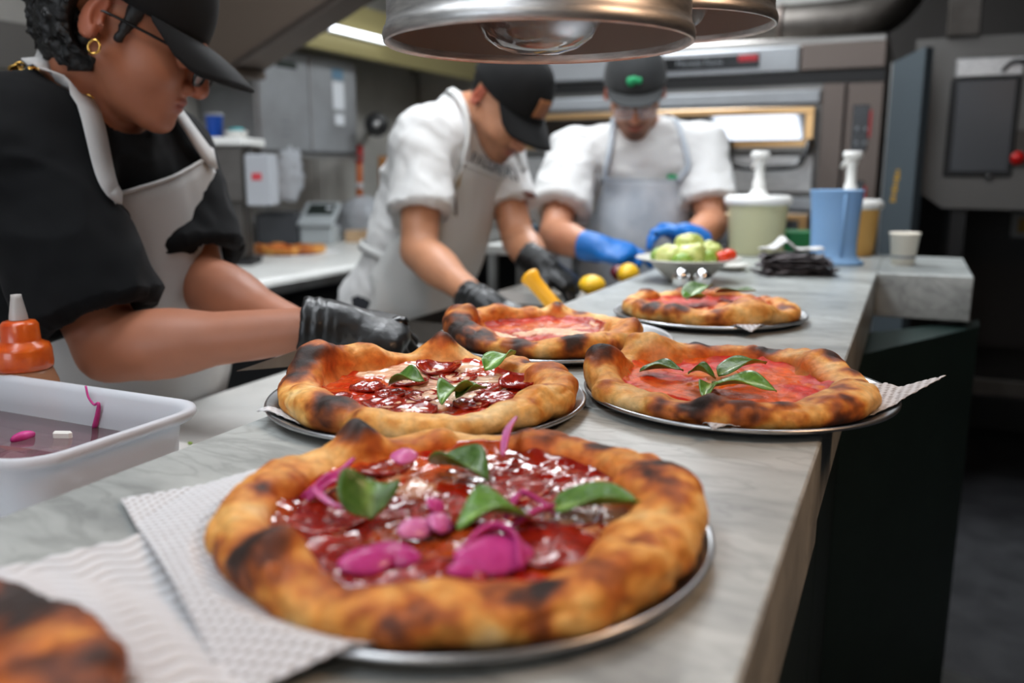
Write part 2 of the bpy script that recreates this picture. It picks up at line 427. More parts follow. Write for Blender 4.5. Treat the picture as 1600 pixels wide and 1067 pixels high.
# ------------------------------------------------------------------ hands
def hand_prims(wr, d, n, th, curl=(40, 45, 50, 55), s=1.0, spread=.012, tcurl=25, tang=42, fat=1.0):
    """wr wrist, d towards the knuckles, n back of the hand, th side of the thumb"""
    d = nrm(d); n = nrm(np.array(n)-d*(np.array(n)@d)); l = np.cross(d, n); l = l if l@np.array(th) > 0 else -l
    wr = np.array(wr, float); R = np.stack([d, l, n]); P = []
    P.append(s_ell(wr+d*.052*s, (.056*s, .044*s, .019*s*fat), R)); P.append(s_cap(wr-d*.01, wr+d*.03*s, .029*s*fat, .030*s))
    kn = []
    for i, (o, L, r) in enumerate(((.031, .072, .0098), (.011, .082, .0102), (-.010, .076, .0098), (-.029, .060, .0088))):
        b = wr+d*(.092-.004*abs(i-1))*s+l*o*s-n*.002; P.append((s_cap(wr+d*.04*s+l*o*.7*s, b, .014*s, .0125*s*fat), .012))
        a = 0; p = b; c = math.radians(curl[i]); sp = l*(1.5-i)*spread/.03*.1
        for k, fr in enumerate((.45, .32, .23)):
            a += c*(.9, 1.1, .8)[k]; q = p+(nrm(d*math.cos(a)-n*math.sin(a)+sp))*L*fr*s
            P.append((s_cap(p, q, r*s*fat*(1-.1*k), r*s*fat*(.9-.1*k)), .004)); p = q
    b = wr+d*.025*s+l*.026*s-n*.006; a = math.radians(tang); p = b
    for k, (L, r) in enumerate(((.042, .0145), (.032, .0115), (.026, .010))):
        q = p+nrm(d*math.cos(a)+l*math.sin(a)-n*.35*(1+k*.4))*L*s; P.append((s_cap(p, q, r*s*fat, r*.9*s*fat), .008)); p = q; a -= math.radians(tcurl)
    return P
def glove(wr, d, n, th, m, parent, cuff=.055, **k):
    wr = np.array(wr, float); d = nrm(d); P = hand_prims(wr, d, n, th, fat=1.12, **k)
    P.append((s_cap(wr-d*cuff, wr+d*.01, .037, .034), .02))
    f0 = s_union(P, .014); f = s_sub(f0, s_cap(wr-d*.09, wr-d*.03, .034, .031), .002)
    f = s_and(f, s_plane(wr-d*(cuff-.005), -d))
    def disp(V): return .0011*fbm(V, 70, 5)+.0009*(1-sst(-.02, .03, (V-wr)@d))*np.sin(((V-wr)@d)*420+6*fbm(V, 22, 2))
    return sdf_mesh('glove', f, wr-.16, wr+.22, .0052, m, parent, sub=1, disp=disp)

# ------------------------------------------------------------------ people
def head_frame(hf, hu):
    x = nrm(hf); z = nrm(np.array(hu)-x*(np.array(hu)@x)); return np.stack([x, np.cross(z, x), z])
def head_prims(nose=1.0, jaw=1.0):
    P = [s_ell((-.012, 0, .032), (.099, .077, .094)), (s_ell((.035, 0, -.042), (.060, .058*jaw, .079)), .03)]
    for s in (1, -1):
        P.append((s_cap((.0, s*.052*jaw, -.050), (.066, s*.020, -.096), .020, .016), .02))
        P.append((s_ell((.058, s*.036, -.034), (.032, .027, .028)), .02))
        P.append((s_cap((.088, s*.012, .022), (.070, s*.048, .020), .012, .011), .015))
    P += [(s_ell((.081, 0, -.100), (.022, .026, .018)), .018), (s_ell((.080, 0, -.065), (.022, .032, .028)), .02),
          (s_cap((.096, 0, .012), (.114*nose+.002, 0, -.034), .009, .0125), .012), (s_ell((.112, 0, -.038), (.013, .012, .010)), .006),
          (s_ell((.102, .014, -.042), (.011, .007, .008)), .005), (s_ell((.102, -.014, -.042), (.011, .007, .008)), .005)]
    f = s_union(P, .02)
    for s in (1, -1): f = s_sub(f, s_ell((.101, s*.033, -.004), (.018, .017, .012)), .012)
    L = [s_ell((.0985, 0, -.0615), (.008, .023, .0058)), s_ell((.096, 0, -.0730), (.009, .020, .0068))]
    f = s_union([f]+[(l, .004) for l in L], 0)
    f = s_sub(f, s_ell((.106, 0, -.0672), (.008, .026, .0014)), .002)
    for s in (1, -1): f = s_union([f, (s_ell((.089, s*.033, -.006), (.0105, .016, .0105)), .003)], 0)
    ea, eb = math.radians(12), math.radians(22)
    for s in (1, -1):
        Rx = np.array([[math.cos(ea), 0, -math.sin(ea)], [0, 1, 0], [math.sin(ea), 0, math.cos(ea)]])
        Rz = np.array([[math.cos(eb), -s*math.sin(eb), 0], [s*math.sin(eb), math.cos(eb), 0], [0, 0, 1]]).T
        R = Rx@Rz
        e = s_ell((-.020, s*.083, -.006), (.021, .0085, .034), R)
        e = s_sub(e, s_ell((-.013, s*.092, .002), (.0115, .010, .021), R), .004)
        f = s_union([f, (e, .006)], 0)
    return f
def skin_col(V, T, hc, base, stubble=0, mous=0, brow=(20, 14, 12), red=0):
    q = (V-hc)@T.T; c = np.tile(np.array(lin(*base))[None], (len(V), 1))
    def mix(m, col): c[:, :3] += (np.array(lin(*col))[:3]-c[:, :3])*m[:, None]
    lip = np.exp(-(((q[:, 2]+.0672)/.011)**4+(q[:, 1]/.023)**4))*sst(.088, .094, q[:, 0]); mix(lip*.75, (138, 62, 58))
    n = fbm(V, 260, 3)
    if stubble:
        m = sst(-.045, -.065, q[:, 2])*sst(.0, .02, q[:, 0]+.3*np.maximum(0, -.06-q[:, 2]))*(np.abs(q[:, 1]) < .08)*(1-lip)*sst(-.17, -.13, q[:, 2]); mix(m*np.clip(.75+.4*n, 0, 1)*stubble, (34, 25, 22))
    if mous:
        m = np.exp(-(((q[:, 2]+.0515)/.0085)**4+(q[:, 1]/.030)**4))*sst(.07, .09, q[:, 0]); mix(m*mous, (34, 24, 20))
        m = np.exp(-(((q[:, 2]+.092)/.02)**4+(q[:, 1]/.026)**4))*sst(.07, .085, q[:, 0])*(1-lip); mix(m*mous*.8, (40, 29, 25))
    b = np.exp(-(((q[:, 2]-.022+.25*np.maximum(np.abs(q[:, 1])-.03, 0))/.006)**2+((np.abs(q[:, 1])-.033)/.020)**4))*sst(.06, .075, q[:, 0]); mix(b*.9, brow)
    for s in (1, -1):
        d = np.linalg.norm((q-np.array([.0985, s*.033, -.0105]))/[.02, .014, .0022], axis=1); mix((d < 1)*.85, (24, 16, 14))
    ear = (np.abs(q[:, 1]) > .076)*(np.linalg.norm(q[:, [0, 2]]-[-.02, -.005], axis=1) < .045); mix(ear*(.25+.45*red), (176, 70, 52))
    mix(np.exp(-((q-np.array([.112, 0, -.036]))**2).sum(1)/.0005)*.3, (180, 80, 62))
    return c
def cap(parent, T, hc, m, tilt=0, brim_drop=.016, brim_len=.078, back=.0, logo=None, flat=1.0):
    """six-panel baseball cap in head space"""
    tc, ts = math.cos(tilt), math.sin(tilt)
    def W(q):
        q = np.array(q, float); z0 = .05; x = q[..., 0]*tc+(q[..., 2]-z0)*ts; z = z0-q[..., 0]*ts+(q[..., 2]-z0)*tc
        return hc+np.stack([x, q[..., 1], z], -1)@T
    r = np.array([.113, .0925, .106]); c = np.array([-.010, 0, .042]); n, k = 48, 16; G = []
    for i in range(k):
        a = i/(k-1); row = []
        for j in range(n):
            b = 2*PI*j/n; zb = -.016+.008*math.cos(b); el = a*PI/2
            z = zb+(r[2]-zb)*math.sin(el); rr = math.cos(el)**(.82)
            seam = 1+.006*abs(math.cos(3*b))**12*(-1)
            row.append(c+np.array([r[0]*rr*math.cos(b)*seam, r[1]*rr*math.sin(b)*seam, z]))
        G.append(row)
    G = np.array(G); V = W(G.reshape(-1, 3)); F = []
    inn = W((c+(G-c)*[.965, .965, .97]).reshape(-1, 3)); o = len(V)
    for i in range(k-1):
        for j in range(n):
            q = (j+1) % n; F.append((i*n+j, i*n+q, (i+1)*n+q, (i+1)*n+j)); F.append((o+(i+1)*n+j, o+(i+1)*n+q, o+i*n+q, o+i*n+j))
    for j in range(n): q = (j+1) % n; F.append((o+j, o+q, q, j))
    cp = mesh('cap', np.vstack([V, inn]), F, m, parent)
    vf = ball((0, 0, 0), .006, 10, 6); mesh('button', W(vf[0]*[1, 1, .5]+c+[0, 0, r[2]+.001]), vf[1], m, cp)
    B = []
    for u in np.linspace(-1, 1, 25):
        a = u*math.radians(62); row = []
        for v in np.linspace(0, 1, 9):
            L = brim_len*math.sqrt(max(0, 1-(abs(u)**2.6)*.997))
            x = c[0]+r[0]*.99*math.cos(a)+L*v*(.98); y = r[1]*.99*math.sin(a)*(1+.02*v)
            z = c[2]-.016+.008*math.cos(a)+.002-(brim_drop*flat*v*1.5*(abs(u)**2)+brim_drop*.7*v*v)*min(1, L/brim_len*1.4)
            row.append((x, y, z))
        B.append(row)
    v, f = sheet(W(np.array(B)), .004); mesh('brim', v, f, m, cp)
    if logo: logo(cp, W, c, r)
    return cp
def person(label, J, skin, loc, shirt_m, apron_m, hs=1.0, bulk=1.0, sl=.85, sleeve_r=(.078, .088), jaw=1.0, nose=1.0, stub=0, mous=0, red=0, trousers='denim',
           hem=.90, neck_r=.066, fwd=None, wr_amp=.005, hr=.0052):
    J = {k: np.array(v, float) for k, v in J.items()}
    root = thing('person', label, 'person', loc)
    up = nrm(J['neck']-J['pel']); lat = nrm(J['shL']-J['shR']); fw = nrm(np.cross(lat, up)); lat = np.cross(up, fw); R = np.stack([fw, lat, up])
    T = head_frame(J['hf'], J['hu'])/1.0; hc = J['head']; hp = head_prims(nose, jaw)
    headf = lambda P: hp(((P-hc)@T.T)/hs)*hs
    b = bulk; chest = J['pel']*.32+J['neck']*.68-fw*.01; belly = J['pel']*.66+J['neck']*.34+fw*.012
    def torso(e):
        sR, sL = J['shR'], J['shL']; nb = J['neck']
        return [s_ell(chest, (.118*b+e, .168*b+e, .185+e), R), (s_ell(belly, (.125*b+e, .160*b+e, .17+e), R), .06), (s_ell(J['pel'], (.122*b+e, .172*b+e, .14+e), R), .06),
                (s_cap(sR-up*.02+lat*.03, sL-up*.02-lat*.03, .068*b+e, .068*b+e), .05), (s_cap(nb-up*.01, sR+up*.005, .05+e, .05+e), .04), (s_cap(nb-up*.01, sL+up*.005, .05+e, .05+e), .04)]
    nk = hc+T.T@np.array([-.035, 0, -.055])*hs
    limbs = []
    for s in 'LR':
        sh, el, wr = J['sh'+s], J['el'+s], J['wr'+s]; fa = nrm(wr-el)
        limbs += [(s_cap(sh, el, .054*b, .044), .03), (s_cap(el, wr, .043, .029), .012), (s_ell(el+fa*.07, (.085, .046, .046), np.stack(frame(fa))), .02),
                  (s_cap(wr, wr+fa*.02, .027, .018), .01)]
    hip = []
    for s, k in (('L', 1), ('R', -1)):
        h = J['pel']+lat*.09*k-np.array([0, 0, .05]); kn = np.array([h[0], h[1], .49]); an = np.array([h[0], h[1], .09])-fw*.03
        hip.append((h, kn, an))
    legs = []
    for h, kn, an in hip: legs += [(s_cap(h, kn, .088*b, .056), .03), (s_cap(kn, an, .054, .038), .015)]
    body = s_union(torso(-.004)+legs+limbs+[(s_cap(nk, J['neck'], .056*hs, .062), .035), (headf, .012)], .03)
    allp = np.array([v for k, v in J.items() if k not in ('hf', 'hu')]+[a for h in hip for a in h]); lo = allp.min(0)-.2; hi = allp.max(0)+.24; lo[2] = .0
    colf = lambda V: skin_col(V, T/hs, hc, skin, stub, mous, red=red)
    # the body is meshed once; the head region is refined by subdividing and projecting on to the same field
    V, F = nets(body, lo, hi, .0125, 0)
    fc = V[F].mean(1); near = (np.linalg.norm(fc-hc, axis=1) < .17*hs)
    V2, F2 = refine(body, V, F, near, 3, .0125)
    bo = mesh('body', V2, F2, 'skin', root, col=colf(V2))
    # T-shirt: the same trunk a little larger, sleeves cut at their hems, a round neckline
    parts = torso(.012)
    for s in 'LR':
        sh, el = J['sh'+s], J['el'+s]; d = nrm(el-sh); L = np.linalg.norm(el-sh); he = sh+d*L*sl
        sv = s_sub(s_and(s_cap(sh-d*.01, el+d*.1, sleeve_r[0]*b, sleeve_r[1]*b), s_plane(he, d)), s_cap(sh+d*L*sl*.72, el+d*.15, sleeve_r[0]*b-.022, sleeve_r[1]*b-.0135), .002)
        parts.append((sv, .035))
    shirt = s_union(parts, .03)
    shirt = s_sub(shirt, s_cap(nk, J['neck']-up*.0+fw*.012, .058*hs, neck_r), .012)
    shirt = s_and(shirt, s_plane((0, 0, hem), (0, 0, -1)))
    fs = shirt
    def disp(V):
        q = (V-chest)@R.T
        w1 = fbm(np.c_[q[:, 0]*9, q[:, 1]*9, q[:, 2]*5+1.5*fbm(q, 6, 2)], 1, 4); w2 = 1-np.abs(fbm(np.c_[q[:, 0]*7+q[:, 2]*5, q[:, 1]*7, q[:, 2]*11], 1, 9))*2.2
        return wr_amp*(w1*1.2+np.clip(w2, 0, 1)*1.0)
    sh_o = sdf_mesh('t_shirt', fs, lo, hi, .011, shirt_m, root, sub=1, disp=disp)
    tr = s_union([s_ell(J['pel'], (.135*b, .185*b, .15), R)]+[(s_cap(h, kn, .10*b, .078), .03) for h, kn, an in hip]+[(s_cap(kn, an, .076, .062), .02) for h, kn, an in hip], .02)
    tr = s_and(tr, s_plane(J['pel']+up*.06, up))
    sdf_mesh('trousers', tr, lo, hi, .016, trousers, root)
    for h, kn, an in hip:
        f2 = np.array([fw[0], fw[1], 0]); f2 = nrm(f2); a0 = np.array([an[0], an[1], 0])
        sf = s_and(s_union([s_ell(a0+f2*.06+[0, 0, .035], (.15, .05, .045), np.stack(frame(f2))), (s_cap(a0+[0, 0, .05], a0+[0, 0, .11], .05, .045), .03)], .02), s_plane((0, 0, 0), (0, 0, -1)))
        sdf_mesh('shoe', sf, a0-.22, a0+.24, .013, 'shoe', root)
    tor = s_union(torso(.012), .03); ctx = dict(torso=lambda P: tor(P)-wr_amp*.9, root=root, shirt=lambda P: shirt(P)-wr_amp*.9, R=R, chest=chest, T=T, hc=hc, hs=hs, J=J, up=up, lat=lat, fw=fw, nk=nk, body=body, shirt_o=sh_o)
    return ctx
def refine(f, V, F, near, times, h):
    """subdivide the quads flagged near; their T-joined neighbours become n-gons, so the skin stays closed"""
    F = [tuple(q) for q in F]
    V = list(map(tuple, V)); near = list(near)
    for _ in range(times):
        em = {}; VA = np.array(V); newV = []; n0 = len(V)
        def mid(a, b):
            k = (a, b) if a < b else (b, a)
            if k not in em: em[k] = n0+len(newV); newV.append((VA[a]+VA[b])/2)
            return em[k]
        F2 = []; near2 = []
        for q, nf in zip(F, near):
            if nf and len(q) == 4:
                m = [mid(q[i], q[(i+1) % 4]) for i in range(4)]; c = n0+len(newV); newV.append(VA[list(q)].mean(0))
                for i in range(4): F2.append((q[i], m[i], c, m[i-1])); near2.append(True)
            else: F2.append(q); near2.append(False)
        F3 = []
        for q, nf in zip(F2, near2):
            if nf: F3.append(q); continue
            o = []
            for i in range(len(q)):
                a, b = q[i], q[(i+1) % len(q)]; o.append(a); k = (a, b) if a < b else (b, a)
                if k in em: o.append(em[k])
            F3.append(tuple(o))
        N = np.array(newV); h *= .5
        for _ in range(2): N = N-grad(f, N, .0005)*np.clip(f(N), -h*2, h*2)[:, None]
        V += list(map(tuple, N)); F, near = F3, near2
    return np.array(V), F
def apron(c, m, top, bot, wtop, wbot, bend=.25, straps=True, offs=.006, side=None, amp=.004, n=(30, 34)):
    """bib apron laid on the shirt by walking each cloth point back to the trunk"""
    up, lat, fw, J = c['up'], c['lat'], c['fw'], c['J']; G = []; f = c['torso']
    vz = np.array([0, 0, 1.]); t = np.linspace(0, 1, n[1]); rows = []
    for i, a in enumerate(t):
        base = c['chest']+up*(top+(bot-top)*a)
        half = wtop+(wbot-wtop)*sst(.0, .42, a)
        u = np.linspace(-1, 1, n[0]); P = base+np.outer(u*half, lat)+fw*.45
        d = march(f, P, -fw, off=offs); d = np.minimum(d, .45-.03+.05*u**2)
        rows.append(P-fw*d[:, None])
    G = np.array(rows)
    # cloth hangs clear of hollows: below the belly it never falls back
    x = (G-c['chest'])@fw
    for i in range(1, len(t)):
        if t[i] > .35: x[i] = np.maximum(x[i], x[i-1]-.006)
    G = G+((x-(G-c['chest'])@fw)[..., None])*fw
    q = (G-c['chest'])@c['R'].T; dz = amp*fbm(np.stack([q[..., 0]*0, q[..., 1]*16, q[..., 2]*4], -1).reshape(-1, 3), 1, 6).reshape(G.shape[:2])
    G = G+fw*(np.abs(dz)*1.2)[..., None]
    v, fc = sheet(G, .003); ap = mesh('apron', v, fc, m, c['root'])
    edge = G[0]; ed = tube(np.array([p+fw*.001 for p in edge]), .0032, 6); mesh('bib_hem', *ed, m, ap)
    return ap, G
def on_shirt(c, pts, n=24, off=.006, f=None):
    P = spline(pts, n); f = f or (lambda P: np.minimum(c['shirt'](P), c['body'](P)))
    for _ in range(4): P = P-grad(f, P, .002)*(np.clip(f(P)-off, -.03, .03))[:, None]
    for _ in range(2): P[1:-1] = (P[:-2]+2*P[1:-1]+P[2:])/4
    return P, grad(f, P, .004)
def glasses(c, m, lens_w=.026, lens_h=.02, fw=.0024):
    T, hc, hs = c['T'], c['hc'], c['hs']; W = lambda q: hc+(np.array(q, float)*hs)@T
    g = thing_part('eyeglasses', c['root']); P = []
    for s in (1, -1):
        a = np.linspace(0, 2*PI, 25); e = lambda v: np.sign(v)*np.abs(v)**.6
        L = np.stack([.116-.012*np.abs(e(np.cos(a))*.5+.5*s*np.sign(1)*0+.0)*0-.10*(np.abs(s*.034+lens_w*e(np.cos(a)))-.012)*.35, s*.034+lens_w*e(np.cos(a)), -.010+lens_h*e(np.sin(a))], 1)
        P.append(tube(W(L), fw*hs, 8, False))
        gl = W(L[:-1]); cen = gl.mean(0); nn = T[0]*.0008; k = len(gl)
        mesh('lens', np.vstack([gl+nn, gl-nn]), [tuple(range(k)), tuple(range(2*k-1, k-1, -1))]+[(i, i+k, (i+1) % k+k, (i+1) % k) for i in range(k)], 'lens_glass', g)
        o = L[np.argmax(s*L[:, 1])]; P.append(tube(W(spline([(o[0], o[1], .002), (.06, s*.076, .004), (.0, s*.081, .004), (-.022, s*.080, .0), (-.04, s*.078, -.025)], 16)), fw*.85*hs, 8))
    P.append(tube(W(spline([(.116, .010, -.004), (.120, 0, -.001), (.116, -.010, -.004)], 8)), fw*hs, 8))
    v, f = join(*P); g2 = mesh('glasses_frame', v, f, m, g)
    return g
def thing_part(name, parent):
    o = bpy.data.objects.new(name, None); COL.objects.link(o); o.parent = parent; o.empty_display_size = .02; return o
# ------------------------------------------------------------------ pizzas
VIEW = math.degrees(YAW)            # bump angles are given clockwise-free from the counter's cross direction turned by this much
def bumpf(th, bumps, k):
    out = np.zeros_like(th)
    for b in bumps:
        d = (th-math.radians(b[0]+VIEW)+PI) % (2*PI)-PI; out += b[k]*np.exp(-(d/math.radians(b[1]))**2)
    return out
def dough_col(toast, char):
    st = [(0, (234, 196, 136)), (.22, (228, 174, 98)), (.42, (212, 140, 60)), (.6, (174, 92, 34)), (.8, (104, 50, 22)), (1, (44, 26, 18))]
    x = [s[0] for s in st]; c = np.array([lin(*s[1])[:3] for s in st]); t = np.clip(toast, 0, 1)
    rgb = np.stack([np.interp(t, x, c[:, i]) for i in range(3)], 1)
    k = np.clip(char, 0, 1)[:, None]; return rgb*(1-k)+np.array(lin(26, 20, 17))[:3]*k
def pizza(label, cx, cy, z, R, seed, bumps=(), w=.036, h=.030, toast=.35, charring=.25, n=300, m=44, warp=.03, zf=None, rs=.985, spots=()):
    """bumps: (angle, width, extra height, extra width, char, outward shift)"""
    root = thing('pizza', label, 'pizza', (cx, cy, z))
    th = np.linspace(0, 2*PI, n, endpoint=False); U = np.stack([np.cos(th), np.sin(th), 0*th], 1)
    Rt = R*(1+warp*fbm(U, 1.3, seed, 2))+bumpf(th, bumps, 5)
    a = w/2*(1+.30*fbm(U, 2.6, seed+5, 2))+bumpf(th, bumps, 3)*.5
    b = h/2*(1+.32*fbm(U, 3.4, seed+9, 2))+bumpf(th, bumps, 2)*.5
    b = np.maximum(b, .008); a = np.maximum(a, .010); rc = Rt-a
    ph = np.radians(np.concatenate([[200], np.linspace(182, -62, m-1)])); V = np.zeros((m, n, 3))
    for i, p in enumerate(ph):
        c_, s_ = math.cos(p), math.sin(p); e = .86
        r = rc+a*(1 if c_ > 0 else 1.2)*np.sign(c_)*abs(c_)**e; zz = b*.96+b*np.sign(s_)*abs(s_)**e
        if i == 0: r = rc-a*1.2-.012; zz = 0*r+.006
        V[i] = np.stack([r*np.cos(th), r*np.sin(th), np.maximum(zz, .0008)], 1)
    wgt = np.sin(np.clip(np.arange(m)/(m-1), 0, 1)*PI)[:, None]**.5
    Q = V.reshape(-1, 3); ctr = np.stack([rc*np.cos(th), rc*np.sin(th), b*.9], 1)[None]
    out = V-ctr; out /= np.linalg.norm(out, axis=2)[..., None]+1e-9
    n1 = fbm(Q, 22, seed+2, 2).reshape(m, n); n2 = fbm(Q, 55, seed+3, 3).reshape(m, n); n3 = np.clip(vnoise(Q, 38, seed+7).reshape(m, n)-.25, 0, 1)
    n4 = 1-np.abs(fbm(Q, 30, seed+15, 2)).reshape(m, n)*3; V = V+out*((.0056*n1+.0024*n2+.009*n3-.0022*np.clip(n4, 0, 1)**2)*wgt)[..., None]; V[..., 2] = np.maximum(V[..., 2], .0006)
    bt = np.stack([(rc-a*.2)*np.cos(th), (rc-a*.2)*np.sin(th), 0*th+.0005], 1); bt2 = bt*[.1, .1, 1]
    V = np.concatenate([V, bt[None], bt2[None]], 0); M = m+2
    F = [(i*n+j, (i+1)*n+j, (i+1)*n+(j+1) % n, i*n+(j+1) % n) for i in range(M-1) for j in range(n)]
    F.append(tuple((M-1)*n+j for j in range(n)))
    Q = V.reshape(-1, 3); ang = np.arctan2(Q[:, 1], Q[:, 0])
    hh = Q[:, 2]/h; rr = np.hypot(Q[:, 0], Q[:, 1])
    t = toast-.02+.42*fbm(Q, 20, seed+20, 2)+.40*fbm(Q, 52, seed+21, 3)+.16*fbm(Q, 130, seed+22, 2)+.20*np.repeat(np.concatenate([n3, n3[-2:]]).reshape(-1), 1)*1.2
    t += .12*(hh-.6)+.45*sst(.22, .02, hh)
    br = bumpf(ang, bumps, 4); ch = charring*.8*sst(.36, .60, fbm(Q, 26, seed+30, 3)+.25*fbm(Q, 70, seed+31, 2))*1.2
    t += .30*br*sst(.4, 1.0, hh)*(.6+1.2*fbm(Q, 40, seed+4, 3)); ch = ch+np.clip(br*.8*sst(.6, 1.2, hh)-.5+.9*fbm(Q, 44, seed+6, 3), 0, .8)
    for s in spots:   # round charred blisters: angle, height share, radius
        aa = math.radians(s[0]+VIEW); p = np.array([math.cos(aa)*(R-w*s[3]), math.sin(aa)*(R-w*s[3]), s[1]*h])
        d = np.linalg.norm(Q-p, axis=1)/(s[2]*.85)*(1+.6*fbm(Q, 60, seed+8, 3)); ch = np.maximum(ch, s[4]*sst(1.0, .3, d)*np.clip(.85+.5*fbm(Q, 90, seed+9, 2), 0, 1)); t += .42*sst(1.8, .7, d)
    t = t*(1-sst(.66, .5, rr/R)*.2)
    inner = np.repeat(np.concatenate([sst(105, 170, np.degrees(ph)), [0, 0]]), n); oil = inner*(.5+.6*fbm(Q, 25, seed+12, 2))
    col = dough_col(t, ch*.96); o = np.array(lin(206, 96, 26))[:3]; k = np.clip(oil*1.1, 0, .88)[:, None]; col = col*(1-k)+o*k
    off = np.array([cx, cy, z]); col = np.c_[col, np.ones(len(col))]
    mesh('crust', Q+off, F, 'crust', root, col=col)
    return root, dict(c=off, R=R, w=w, h=h, th=th, rin=rc-a*1.0, seed=seed)
def sauce(root, D, z0=.0125, red=(186, 44, 18), oil=(214, 92, 30), cheese=(238, 196, 150), cheesy=.4, oily=.3, rough=.16, amp=.0022, n=260, m=70, dark=0, mt='sauce'):
    th, rin, sd = D['th'], D['rin'], D['seed']; tt = np.linspace(0, 2*PI, n, endpoint=False); ri = np.interp(tt, np.append(th, 2*PI), np.append(rin, rin[0]))+.004
    s = np.linspace(.004, 1, m)[:, None]; X = s*ri*np.cos(tt); Y = s*ri*np.sin(tt); P = np.stack([X, Y, 0*X], -1).reshape(-1, 3)
    hgt = amp*fbm(P, 34, sd+40, 3)*1.3+amp*.8*fbm(P, 95, sd+41, 2); edge = np.repeat(s, n, 1).reshape(-1)
    jag = fbm(P, 42, sd+44, 3); ch = fbm(P, 15, sd+50, 3)+.45*fbm(P, 46, sd+51, 3); ck = sst(.30-.5*cheesy, .42-.5*cheesy, ch)*sst(.96, .86, edge+.05*jag)
    z = z0+hgt+ck*.0022+.006*sst(.86, 1, edge)+.0012*np.abs(jag)
    z = np.where(edge > .995, z-.004, z)
    ok = sst(.1-.3*oily, .5-.3*oily, fbm(P, 19, sd+60, 3)+.3*fbm(P, 60, sd+61, 2))
    L = lambda c: np.array(lin(*c))[:3]
    dk = sst(-.2, .5, fbm(P, 28, sd+70, 3))[:, None]; c = L(red)*(1-dk*.5)+L((red[0]*.62, red[1]*.45, red[2]*.5))*dk*.5
    c = c*(1-ok[:, None]*.8)+L(oil)*ok[:, None]*.8
    cv = (.75+.35*fbm(P, 60, sd+52, 2))[:, None]; kk = (ck[:, None]*np.clip(cv, .3, 1)); c = c*(1-kk)+L(cheese)*kk
    if dark: c = c*(1-dark*sst(-.1, .4, fbm(P, 11, sd+80, 2)))[:, None]
    col = np.c_[c, rough+.22*ck*(.5+.5*vnoise(P, 90, 3))]
    V = np.stack([P[:, 0], P[:, 1], z], 1)+D['c']
    F = [(i*n+j, i*n+(j+1) % n, (i+1)*n+(j+1) % n, (i+1)*n+j) for i in range(m-1) for j in range(n)]+[tuple(range(n))[::-1]]
    mesh('tomato_sauce', V, F, mt, root, col=col)
    D['top'] = lambda x, y: D['c'][2]+z0+.002
def basil(root, tip, base, width, z, arch=.012, fold=.35, twist=0, curl=.25, tone=0, name='basil_leaf', cup=1):
    """leaf from base to tip (x, y pairs); raised midrib fold and a curled tip"""
    z -= .003; arch *= .6; b = np.array([*base, z]); t = np.array([*tip, z]); L = np.linalg.norm(t-b); d = (t-b)/L; s = np.array([-d[1], d[0], 0]); n, m = 22, 13; G = np.zeros((n, m, 3)); C = np.zeros((n, m, 4))
    for i, u in enumerate(np.linspace(0, 1, n)):
        wd = width*.62*(math.sin(PI*min(1, u**.72))**.8)*(1-.1*u)+.0008; roll = twist*(u-.3)
        for j, v in enumerate(np.linspace(-1, 1, m)):
            o = v*wd; lift = cup*abs(v)**1.5*wd*fold*1.0-.25*wd*math.cos(PI*v)*.3; wav = .0016*math.sin(9*u+2.5*v)*abs(v)
            q = np.array([0., o*math.cos(roll)-lift*math.sin(roll), o*math.sin(roll)+lift*math.cos(roll)])
            G[i, j] = b+d*(u*L*(1-.12*curl*u))+s*q[1]+np.array([0, 0, 1])*(q[2]+arch*math.sin(PI*u*.85)+curl*L*.5*u**3-.0+wav+.003)
            ve = min(1, abs(v)*3)*(.8+.2*abs(math.sin(14*(u-abs(v)*.35)))); k = np.array(lin(70, 112, 34))*(ve)+np.array(lin(128, 160, 78))*(1-ve); k = k*(1+tone); C[i, j] = k
    v, f = sheet(G, .0009); c = np.vstack([C.reshape(-1, 4)]*2); c[:, 3] = 1; c[n*m:, :3] *= 1.5
    o = mesh(name, v, f, 'basil', root, col=c); st = spline([b+[0, 0, .004]-d*.010, b+[0, 0, .004], b+d*.01+[0, 0, .004]], 6)
    return o
def onion_strip(root, pts, w, z, m='onion', th=.0022, tilt=.5):
    P = spline([(x, y, z+dz) for x, y, dz in pts], 20); N = np.tile([0, 0, 1.], (len(P), 1)); T = np.gradient(P, axis=0); S = np.cross(T, N); S /= np.linalg.norm(S, axis=1)[:, None]
    k = np.sin(np.linspace(.12, PI-.12, len(P)))**.5; r = np.linspace(-1, 1, 6)
    G = P[:, None]+S[:, None]*(r[None, :, None]*w/2*k[:, None, None])*math.cos(tilt)+np.array([0, 0, 1.])*((r[None, :]*math.sin(tilt)+.35*(r[None, :]**2))*w/2*k[:, None])[..., None]
    return mesh('onion_slice', *sheet(G, th), m, root)
def onion_petal(root, x, y, z, L, W, ang, up=.5, m='onion', deep=.5):
    """a curled layer of onion: a piece of bowl standing on its edge"""
    a = math.radians(ang); d = np.array([math.cos(a), math.sin(a), 0]); s = np.array([-d[1], d[0], 0]); k = np.array([0, 0, 1.]); n = 14; G = np.zeros((n, n, 3)); nn = d*math.cos(up*PI/2)*0+k
    for i, u in enumerate(np.linspace(-1, 1, n)):
        for j, v in enumerate(np.linspace(-1, 1, n)):
            wv = W*.5*v*(1-.8*u*u); lx = L*.5*u; dome = deep*W*.5*(1-v*v*.95)*(1-.75*u*u)
            G[i, j] = np.array([x, y, z])+d*lx+s*(wv*math.cos(up)-dome*math.sin(up)*.6)+k*(wv*math.sin(up)*.9+dome*math.cos(up)+W*.5*math.sin(up)*.85+.001)
    return mesh('onion_slice', *sheet(G, .0022), m, root)
